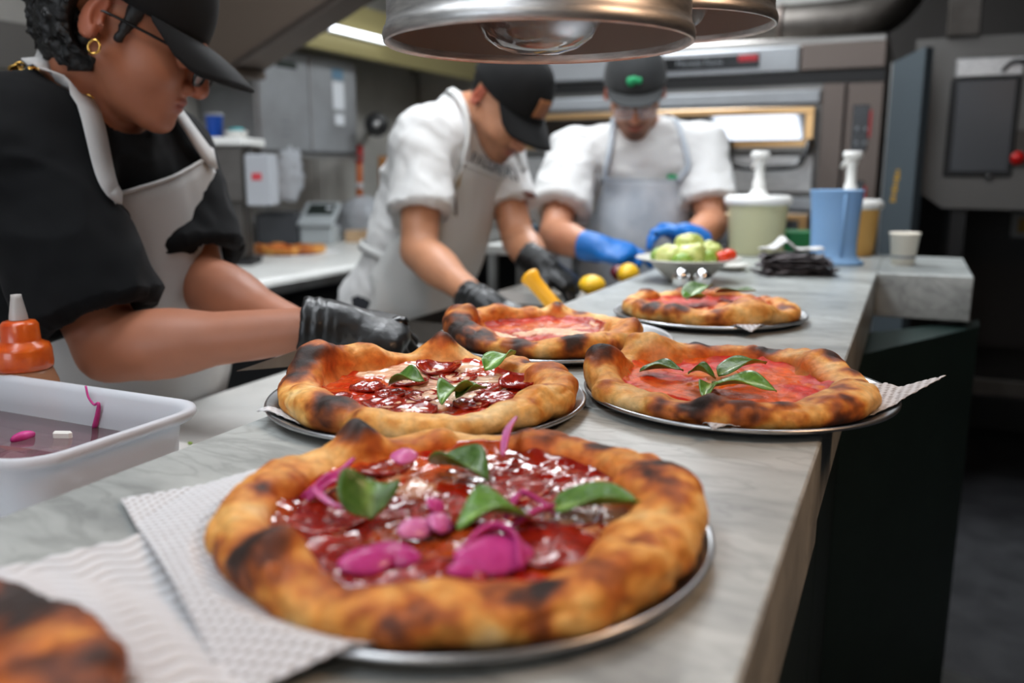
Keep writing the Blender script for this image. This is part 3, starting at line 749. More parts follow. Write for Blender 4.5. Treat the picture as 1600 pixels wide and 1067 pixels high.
def salami(root, x, y, z, r, seed, cup=.35, ell=1.0, name='salami_slice', m='salami'):
    n, k = 36, 9; rr = np.linspace(.02, 1, k); t = np.linspace(0, 2*PI, n, endpoint=False); V = []
    for q in rr:
        R = r*q*(1+.05*np.sin(3*t+seed)+.03*np.sin(5*t+2*seed)); zz = cup*r*.5*q**3*(1+.35*np.sin(2*t+seed))-.0007+.0006*np.sin(7*t+q*9)
        V.append(np.stack([x+R*np.cos(t), y+R*np.sin(t)*ell, z+zz+.0022], 1))
    for q in rr[::-1]:
        R = r*q*(1+.05*np.sin(3*t+seed)+.03*np.sin(5*t+2*seed)); zz = cup*r*.5*q**3*(1+.35*np.sin(2*t+seed))-.0032
        V.append(np.stack([x+R*np.cos(t), y+R*np.sin(t)*ell, z+zz+.0022], 1))
    F = [(i*n+j, i*n+(j+1) % n, (i+1)*n+(j+1) % n, (i+1)*n+j) for i in range(2*k-1) for j in range(n)]+[tuple(range(n))[::-1], tuple(range((2*k-1)*n, 2*k*n))]
    return mesh(name, np.vstack(V), F, m, root)
def pan(label, cx, cy, R, group='round aluminium pizza pans'):
    z = COUNTER; h = .0125
    prof = [(0, .0016), (R*.80, .0016), (R*.86, .0030), (R*.93, .0085), (R*.975, h-.0012), (R*.992, h), (R, h-.0018), (R*.998, h-.0034), (R*.975, h-.0040), (R*.93, .0060), (R*.86, .0008), (R*.80, 0), (0, 0)]
    o = mesh('pizza_pan', *lathe(prof, 96, (cx, cy, z)), 'aluminium_pan', loc=(cx, cy, z)); return tag(o, label, 'pan', group)
def pan_z(x, y, cx, cy, R):
    r = np.hypot(x-cx, y-cy)/R; return np.interp(r, [0, .80, .86, .93, .992, 1.0, 1.08, 1.30, 9], [.0024, .0024, .004, .0094, .0136, .0136, .0105, .0022, .0014])
# ================================================================== THE SETTING
def struct(name, vf, m, **k): return tag(mesh(name, vf[0], vf[1], m, smooth=False, **k), kind='structure')
XL, YB, XR, YF = -2.95, 5.02, 2.6, -4.0
struct('floor', box((XL-.1, YF-.1, -.08), (XR+.1, YB+.1, 0)), 'floor')
struct('ceiling', box((XL-.1, YF-.1, CEIL), (XR+.1, YB+.1, CEIL+.08)), 'ceiling')
wl = struct('wall_left', box((XL-.1, YF, 0), (XL-.004, YB, CEIL)), 'wall_steel')
for i, (y0, y1) in enumerate(((.2, 1.5), (1.51, 2.75), (2.76, 3.9), (3.91, 5.0))):
    mesh('panel', *box((XL-.004, y0, .02), (XL+.004, y1, CEIL-.02), .002), 'wall_steel', wl, smooth=False)
wb = struct('wall_back', box((XL-.1, YB, 0), (XR+.1, YB+.1, CEIL)), 'wall_dark')
for x0, x1 in ((-2.94, -2.08), (-2.07, -1.22), (-1.21, -.36)):
    mesh('panel', *box((x0, YB-.012, .02), (x1, YB, CEIL-.02), .002), 'wall_steel', wb, smooth=False)
struct('wall_right', box((XR, YF, 0), (XR+.1, YB, CEIL)), 'wall_dark')
# shop front behind the camera: a wall with a wide window, which the oven door mirrors
wx0, wx1, wz0, wz1 = -2.5, .1, 1.05, 2.35
struct('wall_front', join(box((XL, YF-.1, 0), (wx0, YF, CEIL)), box((wx1, YF-.1, 0), (XR, YF, CEIL)), box((wx0, YF-.1, 0), (wx1, YF, wz0)), box((wx0, YF-.1, wz1), (wx1, YF, CEIL))), 'wall_grey')
wn = struct('window_1', join(box((wx0, YF-.08, wz0), (wx0+.05, YF+.02, wz1)), box((wx1-.05, YF-.08, wz0), (wx1, YF+.02, wz1)), box((wx0, YF-.08, wz0), (wx1, YF+.02, wz0+.05)), box((wx0, YF-.08, wz1-.05), (wx1, YF+.02, wz1)), box((-1.22, YF-.08, wz0), (-1.17, YF+.02, wz1))), 'black')
mesh('pane', *box((wx0+.05, YF-.07, wz0+.05), (wx1-.05, YF-.06, wz1-.05)), 'window_sky', wn, smooth=False)

# ------------------------------------------------------------------ marble pass counter, its green base and angled green screen
CXL, CXR, CEND = -.536, -.053, 2.58
ct = thing('marble_counter', 'long grey veined marble pass counter with five pizzas on it', 'counter', (-.29, .9, COUNTER-.10))
mesh('slab', *box((CXL, -.35, COUNTER-.10), (CXR, .771, COUNTER), .002), 'marble', ct, smooth=False)
mesh('slab', *box((CXL, .7718, COUNTER-.10), (CXR-.0035, CEND, COUNTER), .002), 'marble', ct, smooth=False)
mesh('return_slab', *box((CXR-.003, 2.122, COUNTER-.10), (.139, CEND, COUNTER), .002), 'marble', ct, smooth=False)
cb = thing('counter_base', 'dark green panelled base under the marble counter', 'cabinet', (-.29, .9, 0))
for y0, y1 in ((-.30, .52), (.525, 1.30), (1.305, 2.08), (2.085, CEND-.02)):
    mesh('panel', *box((CXR-.055, y0, .10), (CXR-.035, y1, COUNTER-.101), .003), 'green_panel', cb, smooth=False)
mesh('carcass', *box((CXL+.02, -.30, .10), (CXR-.056, CEND-.02, COUNTER-.101)), 'black', cb, smooth=False)
mesh('kick_plate', *box((CXL+.05, -.30, 0), (CXR-.08, CEND-.04, .099)), 'steel_dark', cb, smooth=False)
scr = thing('green_screen', 'dark green angled panel running out from under the marble counter', 'partition', (.05, 1.98, 0))
a0, a1, b1, b0 = np.array([-.0872, 1.682]), np.array([.162, 2.164]), np.array([.167, 2.262]), np.array([-.0872, 1.944])
pv = [(*p, z) for z in (.06, .985) for p in (a0, a1, b1, b0)]
mesh('panel', pv, [(3, 2, 1, 0), (4, 5, 6, 7), (0, 1, 5, 4), (1, 2, 6, 5), (2, 3, 7, 6), (3, 0, 4, 7)], 'green_panel', scr, smooth=False)
cen = (a0+a1+b0+b1)/4
pv = [(*((p-cen)*.97+cen), z) for z in (0, .06) for p in (a0, a1, b1, b0)]
mesh('plinth', pv, [(3, 2, 1, 0), (4, 5, 6, 7), (0, 1, 5, 4), (1, 2, 6, 5), (2, 3, 7, 6), (3, 0, 4, 7)], 'black', scr, smooth=False)
tag(mesh('floor_plate', *rotz(box((.15, 2.22, 0), (.40, 2.40, .012), .004), math.radians(-12), (.2, 2.3, 0)), 'steel', smooth=False), 'pale metal plate on the floor at the foot of the green panel', 'floor plate')

# ------------------------------------------------------------------ lower worktop behind the pass
WT = .95
wk = thing('prep_worktop', 'white worktop set lower behind the marble counter, beside the man in black', 'worktop', (-.8, 1, 0))
mesh('worktop', *box((-1.065, -.35, WT-.035), (CXL-.002, 2.22, WT), .004), 'white_top', wk, smooth=False)
mesh('cabinet_body', *box((-1.02, -.33, .12), (CXL-.004, 2.20, WT-.036)), 'steel_dark', wk, smooth=False)
for y0 in (-.3, .33, .96, 1.59): mesh('door', *box((-1.04, y0, .16), (-1.021, y0+.6, WT-.08), .004), 'steel_dark', wk, smooth=False)
mesh('plinth', *box((-.98, -.3, 0), (CXL-.03, 2.17, .119)), 'black', wk, smooth=False)

# ------------------------------------------------------------------ opposite counter along the left wall
FZ = .98; FX = -1.89
ft = thing('far_worktop', 'white topped counter along the left wall behind the cooks', 'worktop', (-2.4, 3.2, 0))
mesh('worktop', *box((XL+.006, 1.55, FZ-.045), (FX, 4.70, FZ), .012), 'white_top', ft, smooth=False)
mesh('edge_strip', *box((FX+.0005, 1.55, FZ-.055), (FX+.010, 4.70, FZ-.02), .003), 'steel', ft, smooth=False)
mesh('cabinet_body', *box((XL+.006, 1.62, .10), (FX-.08, 4.66, FZ-.046)), 'black', ft, smooth=False)
for y0 in (1.66, 2.42, 3.18, 3.94): mesh('door', *box((FX-.079, y0, .14), (FX-.06, y0+.70, FZ-.09), .005), 'black', ft, smooth=False)
for x, y in ((-2.2, 1.75), (-2.2, 4.5)): mesh('leg', *lathe([(0, 0), (.025, 0), (.025, .1), (0, .1)], 12, (x, y, 0)), 'steel', ft)
bl = np.array((-1.9450,3.0140,0.8990)); mesh('indicator_light', *box(bl-[.006, .014, .014], bl+[.006, .014, .014], .004), 'led_blue', ft)

# ------------------------------------------------------------------ heat lamps over the pass
def heat_lamp(label, c, R, H, coppery):
    t = thing('heat_lamp', label, 'lamp', (c[0], c[1], c[2]), 'heat lamps over the pass')
    pr = [(R*.30, H+.075), (R*.32, H+.02), (R*.5, H+.012), (R*.955, H+.006), (R*.975, H-.006), (R*.975, .016), (R*.985, .010), (R*.996, .008), (R*1.006, .003), (R*1.0, -.003), (R*.985, -.0045), (R*.97, -.001), (R*.962, .006)]
    sh = mesh('lamp_shade', *lathe(pr, 96, c), 'aluminium', t)
    mesh('shade_lining', *lathe([(R*.961, .004), (R*.958, H-.01), (R*.9, H-.002), (R*.3, H), (0, H)], 96, c), 'shade_inside', t)
    g = [(.0, -.0), (.018, .0012), (.034, .006), (.046, .014), (.0535, .026), (.055, .036), (.050, .058), (.038, .082), (.020, .10), (0, .103)]
    zb = -.012
    mesh('bulb', *lathe([(r*1.05, h+zb) for r, h in g], 56, c), 'glass', t)
    mesh('bulb_reflector', *lathe([(.001, .060+zb), (.030, .064+zb), (.049, .050+zb), (.0515, .036+zb), (.053, .036+zb), (.051, .06+zb), (.036, .09+zb), (.019, .118+zb), (0, .12+zb)], 56, c), 'copper_worn', t)
    mesh('lamp_holder', *lathe([(0, .09+zb), (.017, .09+zb), (.02, .12+zb), (.02, H+.02), (0, H+.02)], 24, c), 'ceramic', t)
    mesh('hanging_cord', *tube([(c[0], c[1], c[2]+H+.07), (c[0], c[1], CEIL-.02)], .006, 10), 'black', t)
    mesh('ceiling_rose', *lathe([(0, 0), (.045, 0), (.05, .015), (.05, .02), (0, .02)], 28, (c[0], c[1], CEIL-.02)), 'steel', t)
    return t
heat_lamp('large round metal heat lamp hanging over the salami pizza, nearest the front', (-0.3191,0.7578,1.4421), .1395, .155, 1)
heat_lamp('round metal heat lamp half hidden behind the larger one', (-0.2924,1.0689,1.4980), .137, .155, 1)

# ------------------------------------------------------------------ ceiling fittings, hood, duct
for i, (x, y) in enumerate(STRIPS):
    t = thing('ceiling_light', ['fluorescent ceiling batten above the man in black', 'fluorescent ceiling batten above the man with the brown cap patch', 'fluorescent ceiling batten by the back wall left of the oven', 'added fill panel brightening the far end of the marble counter', 'added fill panel brightening the near end of the marble counter'][i], 'light', (x, y, CEIL-.08))
    mesh('housing', *box((x-.32, y-.62, CEIL-.06), (x+.32, y+.62, CEIL), .01), 'white_plastic', t, smooth=False)
    mesh('diffuser', *box((x-.29, y-.58, CEIL-.075), (x+.29, y+.58, CEIL-.061), .005), 'tube_light', t, smooth=False)
# ------------------------------------------------------------------ behind the cooks, left
hb = thing('extractor_hood', 'brown metal extractor hood sloping above the man in black', 'hood', (-2.2, 1.2, 1.95))
# a sloping canopy on the left wall; the front lip runs along Y
h0, h1 = np.array((-2.0915,2.3500,1.6679)), np.array((-1.6528,2.3500,1.8557))
hy0, hy1 = 2.35, 2.50; hs_ = (h1-h0)/(h1[2]-h0[2]); ht = h0+hs_*(CEIL-.004-h0[2])
prof = [(-2.94, h0[2]), (h0[0], h0[2]), (ht[0], CEIL-.004), (-2.94, CEIL-.004)]
n = len(prof); pv = [(x, y, z) for y in (hy0, hy1) for x, z in prof]
mesh('canopy', pv, [tuple(range(n)), tuple(range(2*n-1, n-1, -1))]+[(i, i+n, (i+1) % n+n, (i+1) % n) for i in range(n)], 'hood_brown', hb, smooth=False)
mesh('lip', *box((-2.94, hy0-.02, h0[2]-.03), (h0[0]+.01, hy1, h0[2]-.001), .004), 'hood_brown', hb, smooth=False)
mesh('flank_trim', *tube([h0+[0, -.004, 0], ht+[0, -.004, 0]], .012, 8), 'oven_brown', hb)
# yellowish soffit with its tube beyond the hood
sf = thing('wall_soffit', 'yellowish soffit with a strip lamp over the wall cabinet', 'soffit', (-2.6, 3.9, 2.0))
l0, l1 = np.array((-2.4600,3.2344,1.9745)), np.array((-2.4600,3.8968,1.9627))
zl = (l0[2]+l1[2])/2; mesh('front_beam', *box((-2.53, 2.62, zl-.10), (-2.49, 4.99, zl+.14), .004), 'hood_yellow', sf, smooth=False); mesh('soffit_panel', *box((XL+.006, 2.62, zl+.10), (-2.531, 4.99, zl+.14), .004), 'hood_yellow', sf, smooth=False); mesh('lamp_tray', *box((-2.489, l0[1], zl-.016), (-2.474, l1[1], zl+.016), .004), 'white_plastic', sf, smooth=False)
mesh('strip_lamp', *tube([(-2.463, l0[1]+.01, zl), (-2.463, l1[1]-.01, zl)], .012, 12), 'tube_light', sf)
fc = thing('wall_cabinet', 'tall stainless steel cabinet hung on the left wall with a small display and white labels', 'cabinet', (-2.75, 3.4, 1.4))
y0, y1 = 3.06, 3.81
mesh('cabinet_body', *box((XL+.006, y0, 1.405), (-2.615, y1, 1.865), .006), 'steel_matte', fc, smooth=False)
dl = mesh('door', *box((-2.614, y0+.01, 1.415), (-2.60, 3.42, 1.855), .005), 'steel_matte', fc, smooth=False)
dr = mesh('door', *box((-2.614, 3.43, 1.415), (-2.60, y1-.01, 1.855), .005), 'steel_matte', fc, smooth=False)
mesh('bottom_rail', *box((-2.66, y0-.01, 1.385), (-2.595, y1+.01, 1.404), .004), 'aluminium', fc, smooth=False)
def decal(name, p0, p1, x, m, parent, t=.003):
    a, b = np.array(p0), np.array(p1); lo = np.minimum(a, b); hi = np.maximum(a, b); return mesh(name, *box((x, lo[1], lo[2]), (x+t, hi[1], hi[2]), .0012), m, parent, smooth=False)
decal('display', (-2.6000,3.1879,1.8109), (-2.6000,3.3315,1.7793), -2.6, 'lcd', dl)
decal('label', (-2.6000,3.6013,1.8152), (-2.6000,3.6925,1.7639), -2.6, 'label_blue', dr)
decal('label', (-2.6000,3.6022,1.7528), (-2.6000,3.6943,1.6231), -2.6, 'label_white', dr)
decal('label', (-2.6000,3.6129,1.6000), (-2.6000,3.6895,1.5487), -2.6, 'label_white', dr)
for k, (a, b) in enumerate(((180, 186), (196, 201), (208, 218))):
    p = np.array((-2.6000,3.2255,1.5163)); decal('printed_line', (0, p[1]-.02, p[2]-.035+.03*k), (0, p[1]+.04, p[2]-.028+.03*k), -2.6, 'text_grey', dl, .001)
pv_ = np.array((-2.6000,3.8484,1.5815)); mesh('hose', *tube(spline([(-2.63, 3.815, 1.70), (-2.64, 3.84, 1.62), (-2.65, 3.845, 1.5), (-2.66, 3.84, 1.38)], 14), .009, 8), 'aluminium', fc)
# round black fittings on the wall
kc = np.array((-2.4758,3.7938,1.5540)); kn = thing('wall_valve', 'round black valve knob on the wall beside the steel cabinet', 'valve', tuple(kc))
mesh('knob', *lathe([(0, 0), (.055, 0), (.06, .01), (.06, .05), (.05, .06), (0, .062)], 28, kc, (.5, -.86, 0)), 'black', kn)
mesh('knob_cap', *lathe([(0, .0), (.016, 0), (.016, .006), (0, .008)], 18, kc+np.array([.5, -.86, 0])*.062, (.5, -.86, 0)), 'aluminium', kn)
mesh('pipe', *tube([kc-[.0, 0, .0], kc+np.array([-.45, .62, 0])], .02, 12), 'steel_dark', kn)
kc = np.array((-2.9731,4.9600,1.9870)); kn = thing('wall_gauge', 'small round grey gauge high on the back wall', 'gauge', tuple(kc))
mesh('gauge_case', *lathe([(0, 0), (.06, 0), (.062, .03), (.05, .04), (0, .04)], 28, kc, (0, -1, 0)), 'steel_dark', kn)
mesh('dial', *lathe([(0, 0), (.03, 0), (.03, .004), (0, .005)], 24, kc-[0, .041, 0], (0, -1, 0)), 'text_grey', kn)
mesh('pipe', *tube([kc, kc+np.array([0, .055, 0])], .02, 12), 'steel_dark', kn)
# shelf machine at the far left
p = np.array((-2.2391,2.3803,1.2533)); mx, my, mz = p
mc = thing('mixer_cabinet', 'grey machine cabinet with pale top and white control box behind the man in black', 'machine', (mx, my, .92))
T0 = (-2.3601,2.3626,1.4261); T1 = (-2.1648,2.4516,1.4261)
dr_ = nrm(np.array(T1)-np.array(T0)); ang = math.atan2(dr_[1], dr_[0]); c0 = (np.array(T0)+np.array(T1))/2
def obox(cx, cy, z0, z1, w, d, ang=0, bev=.005): return rotz(box((cx-w/2, cy-d/2, z0), (cx+w/2, cy+d/2, z1), bev), ang, (cx, cy, 0))
W_ = np.linalg.norm(np.array(T1)-np.array(T0)); zt = c0[2]
mesh('cabinet_body', *obox(c0[0]-.05, c0[1]+.12, zt-.21, zt-.012, W_*.92, .24, ang), 'steel_dark', mc, smooth=False)
mesh('top_plate', *obox(c0[0]-.05, c0[1]+.12, zt-.011, zt+.018, W_*1.02, .28, ang), 'white_plastic', mc, smooth=False)
cbx = np.array((-2.0927,2.4007,1.2981)); mesh('control_box', *obox(cbx[0], cbx[1]+.06, cbx[2]-.092, cbx[2]+.085, .088, .10, ang), 'hazy_plastic', mc, smooth=False)
lb = np.array((-2.0789,2.3921,1.3069)); mesh('label', *obox(lb[0]+.004, lb[1]+.022, lb[2]-.012, lb[2]+.012, .034, .006, ang, .001), 'ink_red', mc, smooth=False)
mesh('pedestal', *obox(c0[0]-.04, c0[1]+.14, FZ+.0265, zt-.211, .10, .10, ang), 'steel_dark', mc, smooth=False)
mesh('base', *obox(c0[0]-.04, c0[1]+.14, FZ+.0005, FZ+.026, .15, .13, ang), 'black', mc, smooth=False)
b = np.array((-2.2907,2.4010,1.4572))
tb = thing('blue_tub', 'blue plastic tub on the pale top of the grey machine', 'tub', (b[0]-.05, b[1]+.12, zt+.0185))
bc = (b[0]-.04, b[1]+.10, zt+.0185); mesh('tub', *lathe([(0, 0), (.027, 0), (.031, .075), (.033, .076), (.031, .078), (.028, .073), (.025, .004), (0, .004)], 32, bc), 'blue_tub', tb)
mesh('lid', *lathe([(0, .0785), (.033, .0785), (.0335, .084), (.03, .087), (0, .0875)], 32, bc), 'hazy_plastic', tb)
b = np.array((-2.2201,2.4312,1.4483)); bc = (b[0]-.04, b[1]+.10, zt+.0185)
tb = thing('white_dish', 'white dish with a teal lid beside the blue tub', 'dish', bc)
mesh('dish', *lathe([(0, 0), (.034, 0), (.042, .022), (.043, .024), (.04, .024), (.033, .004), (0, .004)], 32, bc), 'white_plastic', tb)
mesh('lid', *lathe([(0, .0245), (.030, .0245), (.028, .034), (.006, .038), (0, .038)], 32, bc), 'teal', tb)
# dark slicer with a plastic bag: between machine and scale
p = np.array((-2.6400,3.2679,1.3119)); sl = thing('plastic_bag', 'crumpled clear plastic bag hanging under the wall cabinet', 'bag', tuple(p-np.array([0, 0, .12])))
V, F = ball((0, 0, 0), (.06, .085, .115), 48, 36); q = V.copy(); V = V*(1+.34*fbm(q, 22, 3)[:, None]+.22*(1-np.abs(fbm(q, 34, 8)))[:, None]); mesh('bag', V+p, F, 'hazy_plastic', sl)
mesh('string', *tube([p+[0, 0, .10], (p[0], p[1], 1.386)], .006, 6), 'white_plastic', sl)
mesh('lever', *tube([np.array((-2.1951,2.5099,1.3967)), np.array((-2.2041,2.5735,1.2962)), np.array((-2.1932,2.6129,1.1965))], .015, 12), 'black', mc)
# scale
sx_, sy_ = -2.76, 3.40; s_ = thing('kitchen_scale', 'dark grey kitchen scale with a pale sloped display on the far counter', 'scale', (sx_, sy_, FZ))
an = .42; rt = lambda vf: rotz(vf, an, (sx_, sy_, 0))
mesh('scale_body', *rt(box((sx_-.12, sy_-.10, FZ+.0005), (sx_+.085, sy_+.13, FZ+.150), .012)), 'scale_body', s_, smooth=False)
mesh('display_base', *rt(box((sx_+.088, sy_-.09, FZ+.0005), (sx_+.245, sy_+.10, FZ+.085), .008)), 'scale_face', s_, smooth=False)
def slope(lo, hi, bev):
    v, f = box(lo, hi, bev); v[:, 2] += (v[:, 1]-(sy_-.10))*.42; return rt((v, f))
dp = mesh('display_panel', *slope((sx_+.080, sy_-.105, FZ+.088), (sx_+.255, sy_+.11, FZ+.108), .006), 'scale_face', s_, smooth=False)
mesh('lcd', *slope((sx_+.105, sy_-.03, FZ+.1085), (sx_+.235, sy_+.08, FZ+.1105), .001), 'lcd', dp, smooth=False)
mesh('button', *slope((sx_+.195, sy_+.02, FZ+.111), (sx_+.22, sy_+.045, FZ+.1125), .0005), 'label_white', dp, smooth=False)
# bags, tubs and boxes along the far counter
p = np.array([-2.62, 3.86]); t = thing('produce_bag', 'crumpled white plastic bag lying on the far counter', 'bag', (p[0], p[1], FZ))
V, F = ball((0, 0, 0), (.17, .14, .12), 44, 30); V = V*(1+.22*fbm(V, 9, 4)+.12*(1-np.abs(fbm(V, 20, 8))))[:, None]; V[:, 2] = np.maximum(V[:, 2], -.08); mesh('bag', V*[.85, .85, 1]+[p[0], p[1], FZ+.081], F, 'hazy_plastic', t)
p = np.array([-2.48, 3.58]); t = thing('cardboard_box', 'small cardboard box in front of the white bag on the far counter', 'box', (p[0], p[1], FZ))
mesh('box', *obox(p[0], p[1]+.03, FZ+.0005, FZ+.056, .12, .09, .35, .002), 'cardboard', t, smooth=False)
mesh('flap', *obox(p[0]+.05, p[1]+.02, FZ+.0565, FZ+.060, .05, .06, .5, .001), 'cardboard', t, smooth=False)
p = np.array([-2.36, 3.98]); t = thing('clear_crate', 'hazy plastic food crate on the far counter behind the white sleeve', 'crate', (p[0], p[1], FZ))
lo, hi = np.array([p[0]-.12, p[1]-.12, FZ+.0005]), np.array([p[0]+.24, p[1]+.16, FZ+.165])
mesh('crate', *join(box(lo, (hi[0], hi[1], lo[2]+.006)), box(lo, (lo[0]+.006, hi[1], hi[2])), box((hi[0]-.006, lo[1], lo[2]), hi), box(lo, (hi[0], lo[1]+.006, hi[2])), box((lo[0], hi[1]-.006, lo[2]), hi)), 'hazy_plastic', t, smooth=False)
mesh('lid', *box((lo[0]-.008, lo[1]-.008, hi[2]+.0005), (hi[0]+.008, hi[1]+.008, hi[2]+.014), .004), 'hazy_plastic', t, smooth=False)
mesh('label', *box((lo[0]+.06, lo[1]-.003, FZ+.05), (lo[0]+.18, lo[1]-.0005, FZ+.065)), 'onion_pale', t, smooth=False)
mesh('label', *box((lo[0]+.08, lo[1]-.003, FZ+.11), (lo[0]+.20, lo[1]-.0005, FZ+.13)), 'label_blue', t, smooth=False)
c = np.array([p[0]-.06, p[1]+.06, hi[2]+.015]); t = thing('red_lid', 'small red lid lying on the hazy crate', 'lid', tuple(c)); mesh('cap', *lathe([(0, 0), (.036, 0), (.036, .03), (.03, .036), (0, .037)], 28, c), 'red_plastic', t); mesh('knob', *lathe([(0, .037), (.012, .037), (.014, .05), (0, .054)], 18, c), 'red_plastic', t)
a, b = np.array((-2.7666,4.0353,1.2125)), np.array((-2.7838,4.0814,1.4610)); a = np.array([a[0], a[1], FZ+.0005])
t = thing('orange_scraper', 'orange handled scraper standing upright against the wall', 'scraper', (a[0], a[1], FZ))
mesh('handle', *tube([a+[0, 0, .05], a+(b-a)*.62, b], [.018, .016, .018], 14), 'orange_plastic', t); mesh('collar', *tube([a+(b-a)*.52, a+(b-a)*.58], .021, 14), 'label_white', t); mesh('grip', *tube([a+(b-a)*.80, b+[0, 0, .004]], [.020, .022], 14), 'red_plastic', t)
mesh('blade', *box((a[0]-.05, a[1]-.004, a[2]), (a[0]+.05, a[1]+.004, a[2]+.06), .002), 'steel', t, smooth=False)
a = np.array((-2.6143,4.0912,1.1504)); t = thing('wooden_board', 'light wooden board standing on edge behind the white T-shirt sleeve', 'board', (a[0], a[1], FZ))
mesh('board', *obox(a[0]+.04, a[1], FZ+.0005, 1.405, .16, .024, .4, .006), 'wood', t, smooth=False)
px0, py0 = -2.40, 2.98
root, D = pizza('plain baked pizza lying alone on the far white counter', px0, py0, FZ+.0028, .150, 91, bumps=((200, 40, .006, .0, .2, 0),), w=.05, h=.03, toast=.42, charring=.1, n=140, m=26)
sauce(root, D, red=(206, 110, 40), oil=(226, 140, 60), cheese=(238, 190, 120), cheesy=.5, n=100, m=30)
pp = mesh('paper_sheet', *sheet([[(px0-.15+.027*j, py0-.16+.032*i, FZ+.0012) for j in range(12)] for i in range(11)], .0008), 'paper'); tag(pp, 'white paper under the pizza on the far counter', 'paper')

# ------------------------------------------------------------------ pizza oven on the right of the back wall
OY = 3.6
ov = thing('deck_oven', 'stainless steel deck pizza oven with a wide glass door behind the third cook', 'oven', (-.6, OY+.5, 0))
ox0, ox1 = -1.62, -.122
mesh('oven_body', *box((ox0, OY+.03, .12), (ox1, OY+1.15, 1.83), .01), 'oven_steel', ov, smooth=False)
for x in (ox0+.1, ox1-.1):
    for y in (OY+.15, OY+1.0): mesh('leg', *lathe([(0, 0), (.03, 0), (.03, .12), (0, .12)], 14, (x, y, 0)), 'black', ov)
hd = mesh('header', *box((ox0, OY-.01, 1.700), (-.43, OY+.029, 1.795), .006), 'steel_matte', ov, smooth=False)
mesh('header', *box((-.428, OY-.01, 1.700), (ox1, OY+.029, 1.800), .006), 'oven_brown', ov, smooth=False)
d0, d1 = np.array((-0.9176,3.5900,1.7258)), np.array((-0.5791,3.5900,1.7725))
dp = mesh('name_plate', *box((d0[0]-.12, OY-.016, 1.722), (d1[0], OY-.0105, 1.775), .002), 'black_gloss', hd, smooth=False)
text('lettering', 'Moretti Forni', .034, 'text_grey', dp, (d0[0]+.105, OY-.0175, 1.748), (1, 0, 0), (0, 0, 1))
r0 = np.array((-0.6587,3.5800,1.7371)); mesh('red_badge', *box((r0[0], OY-.0185, 1.747), (d1[0]-.006, OY-.0165, 1.770), .0006), 'led_red', hd, smooth=False)
mesh('shadow_gap', *box((ox0, OY, 1.655), (ox1, OY+.029, 1.698)), 'black', ov, smooth=False)
cx0 = np.array((-0.3401,3.6000,1.4881))[0]; cx1 = np.array((-0.2546,3.6000,1.4864))[0]
mesh('pillar', *box((cx0, OY-.012, .2), (cx1, OY+.029, 1.652), .005), 'oven_brown', ov, smooth=False)
cp_ = mesh('control_panel', *box((cx1+.003, OY-.004, .2), (ox1, OY+.029, 1.652), .004), 'oven_brown', ov, smooth=False)
for zz0, zz1 in ((1.40, 1.57), (1.13, 1.29), (.8, .96)):
    mesh('control_screen', *box((cx1+.03, OY-.009, zz0), (ox1-.045, OY-.0045, zz1), .002), 'black_gloss', cp_, smooth=False)
    mesh('led_strip', *box((ox1-.043, OY-.009, zz0+.05), (ox1-.036, OY-.0045, zz1-.02), .001), 'led_red', cp_, smooth=False)
    for k in range(4): mesh('button', *lathe([(0, 0), (.007, 0), (.006, .003), (0, .004)], 12, (cx1+.05+.03*(k % 2), OY-.0095, zz0+.03+.05*(k//2)), (0, -1, 0)), 'text_grey', cp_)
dz = lambda py: np.array(0)
def deck(zt):
    mesh('top_rail', *box((ox0+.02, OY-.006, zt-.052), (cx0-.004, OY+.029, zt), .006), 'steel_matte', ov, smooth=False)
    dr = mesh('door', *box((ox0+.03, OY-.03, zt-.235), (cx0-.012, OY-.008, zt-.062), .006), 'oven_steel', ov, smooth=False)
    v, f = box((ox0+.08, OY-.0345, zt-.188), (cx0-.055, OY-.0305, zt-.092), .001); v[:, 1] += (v[:, 2]-zt+.092)*math.tan(math.radians(10)); mesh('door_glass', v, f, 'oven_glass', dr, smooth=False)
    mesh('glass_trim', *join(box((ox0+.04, OY-.035, zt-.089), (cx0-.02, OY-.0305, zt-.066), .003), box((ox0+.04, OY-.035, zt-.214), (cx0-.02, OY-.0305, zt-.191), .003), box((cx0-.053, OY-.035, zt-.190), (cx0-.02, OY-.0305, zt-.090), .003)), 'oven_trim', dr, smooth=False)
    mesh('lower_panel', *box((ox0+.03, OY-.012, zt-.39), (cx0-.012, OY+.02, zt-.243), .006), 'aluminium', ov, smooth=False)
    x1 = cx0-.03; x0 = x1-.30
    mesh('door_handle', *tube(spline([(x1, OY-.03, zt-.195), (x1, OY-.075, zt-.20), (x1-.01, OY-.105, zt-.25), (x1-.05, OY-.115, zt-.29), (x0+.05, OY-.115, zt-.29), (x0+.012, OY-.105, zt-.25), (x0, OY-.075, zt-.20), (x0, OY-.03, zt-.195)], 50), .0115, 12), 'black_gloss', dr)
deck(1.632); deck(1.225)
dk = np.array((-0.1760,4.0000,1.9706)); du = thing('flue_duct', 'large round stained metal duct above the oven', 'duct', (-.4, 4.0, 1.83))
dp_ = [(-1.25, 4.05, 1.93), (-.75, 4.03, 1.93), (-.36, 4.0, 1.93), (-.20, 3.99, 1.945), (-.115, 4.01, 2.01), (-.10, 4.05, 2.12), (-.10, 4.08, CEIL-.005)]
mesh('pipe', *tube(spline(dp_, 40), .088, 36), 'steel_dark', du)
for x in (-.98, -.56): mesh('seam_band', *tube([(x-.012, 4.035 if x < -.8 else 4.012, 1.93), (x+.012, 4.035 if x < -.8 else 4.012, 1.93)], .0905, 36), 'oven_brown', du)
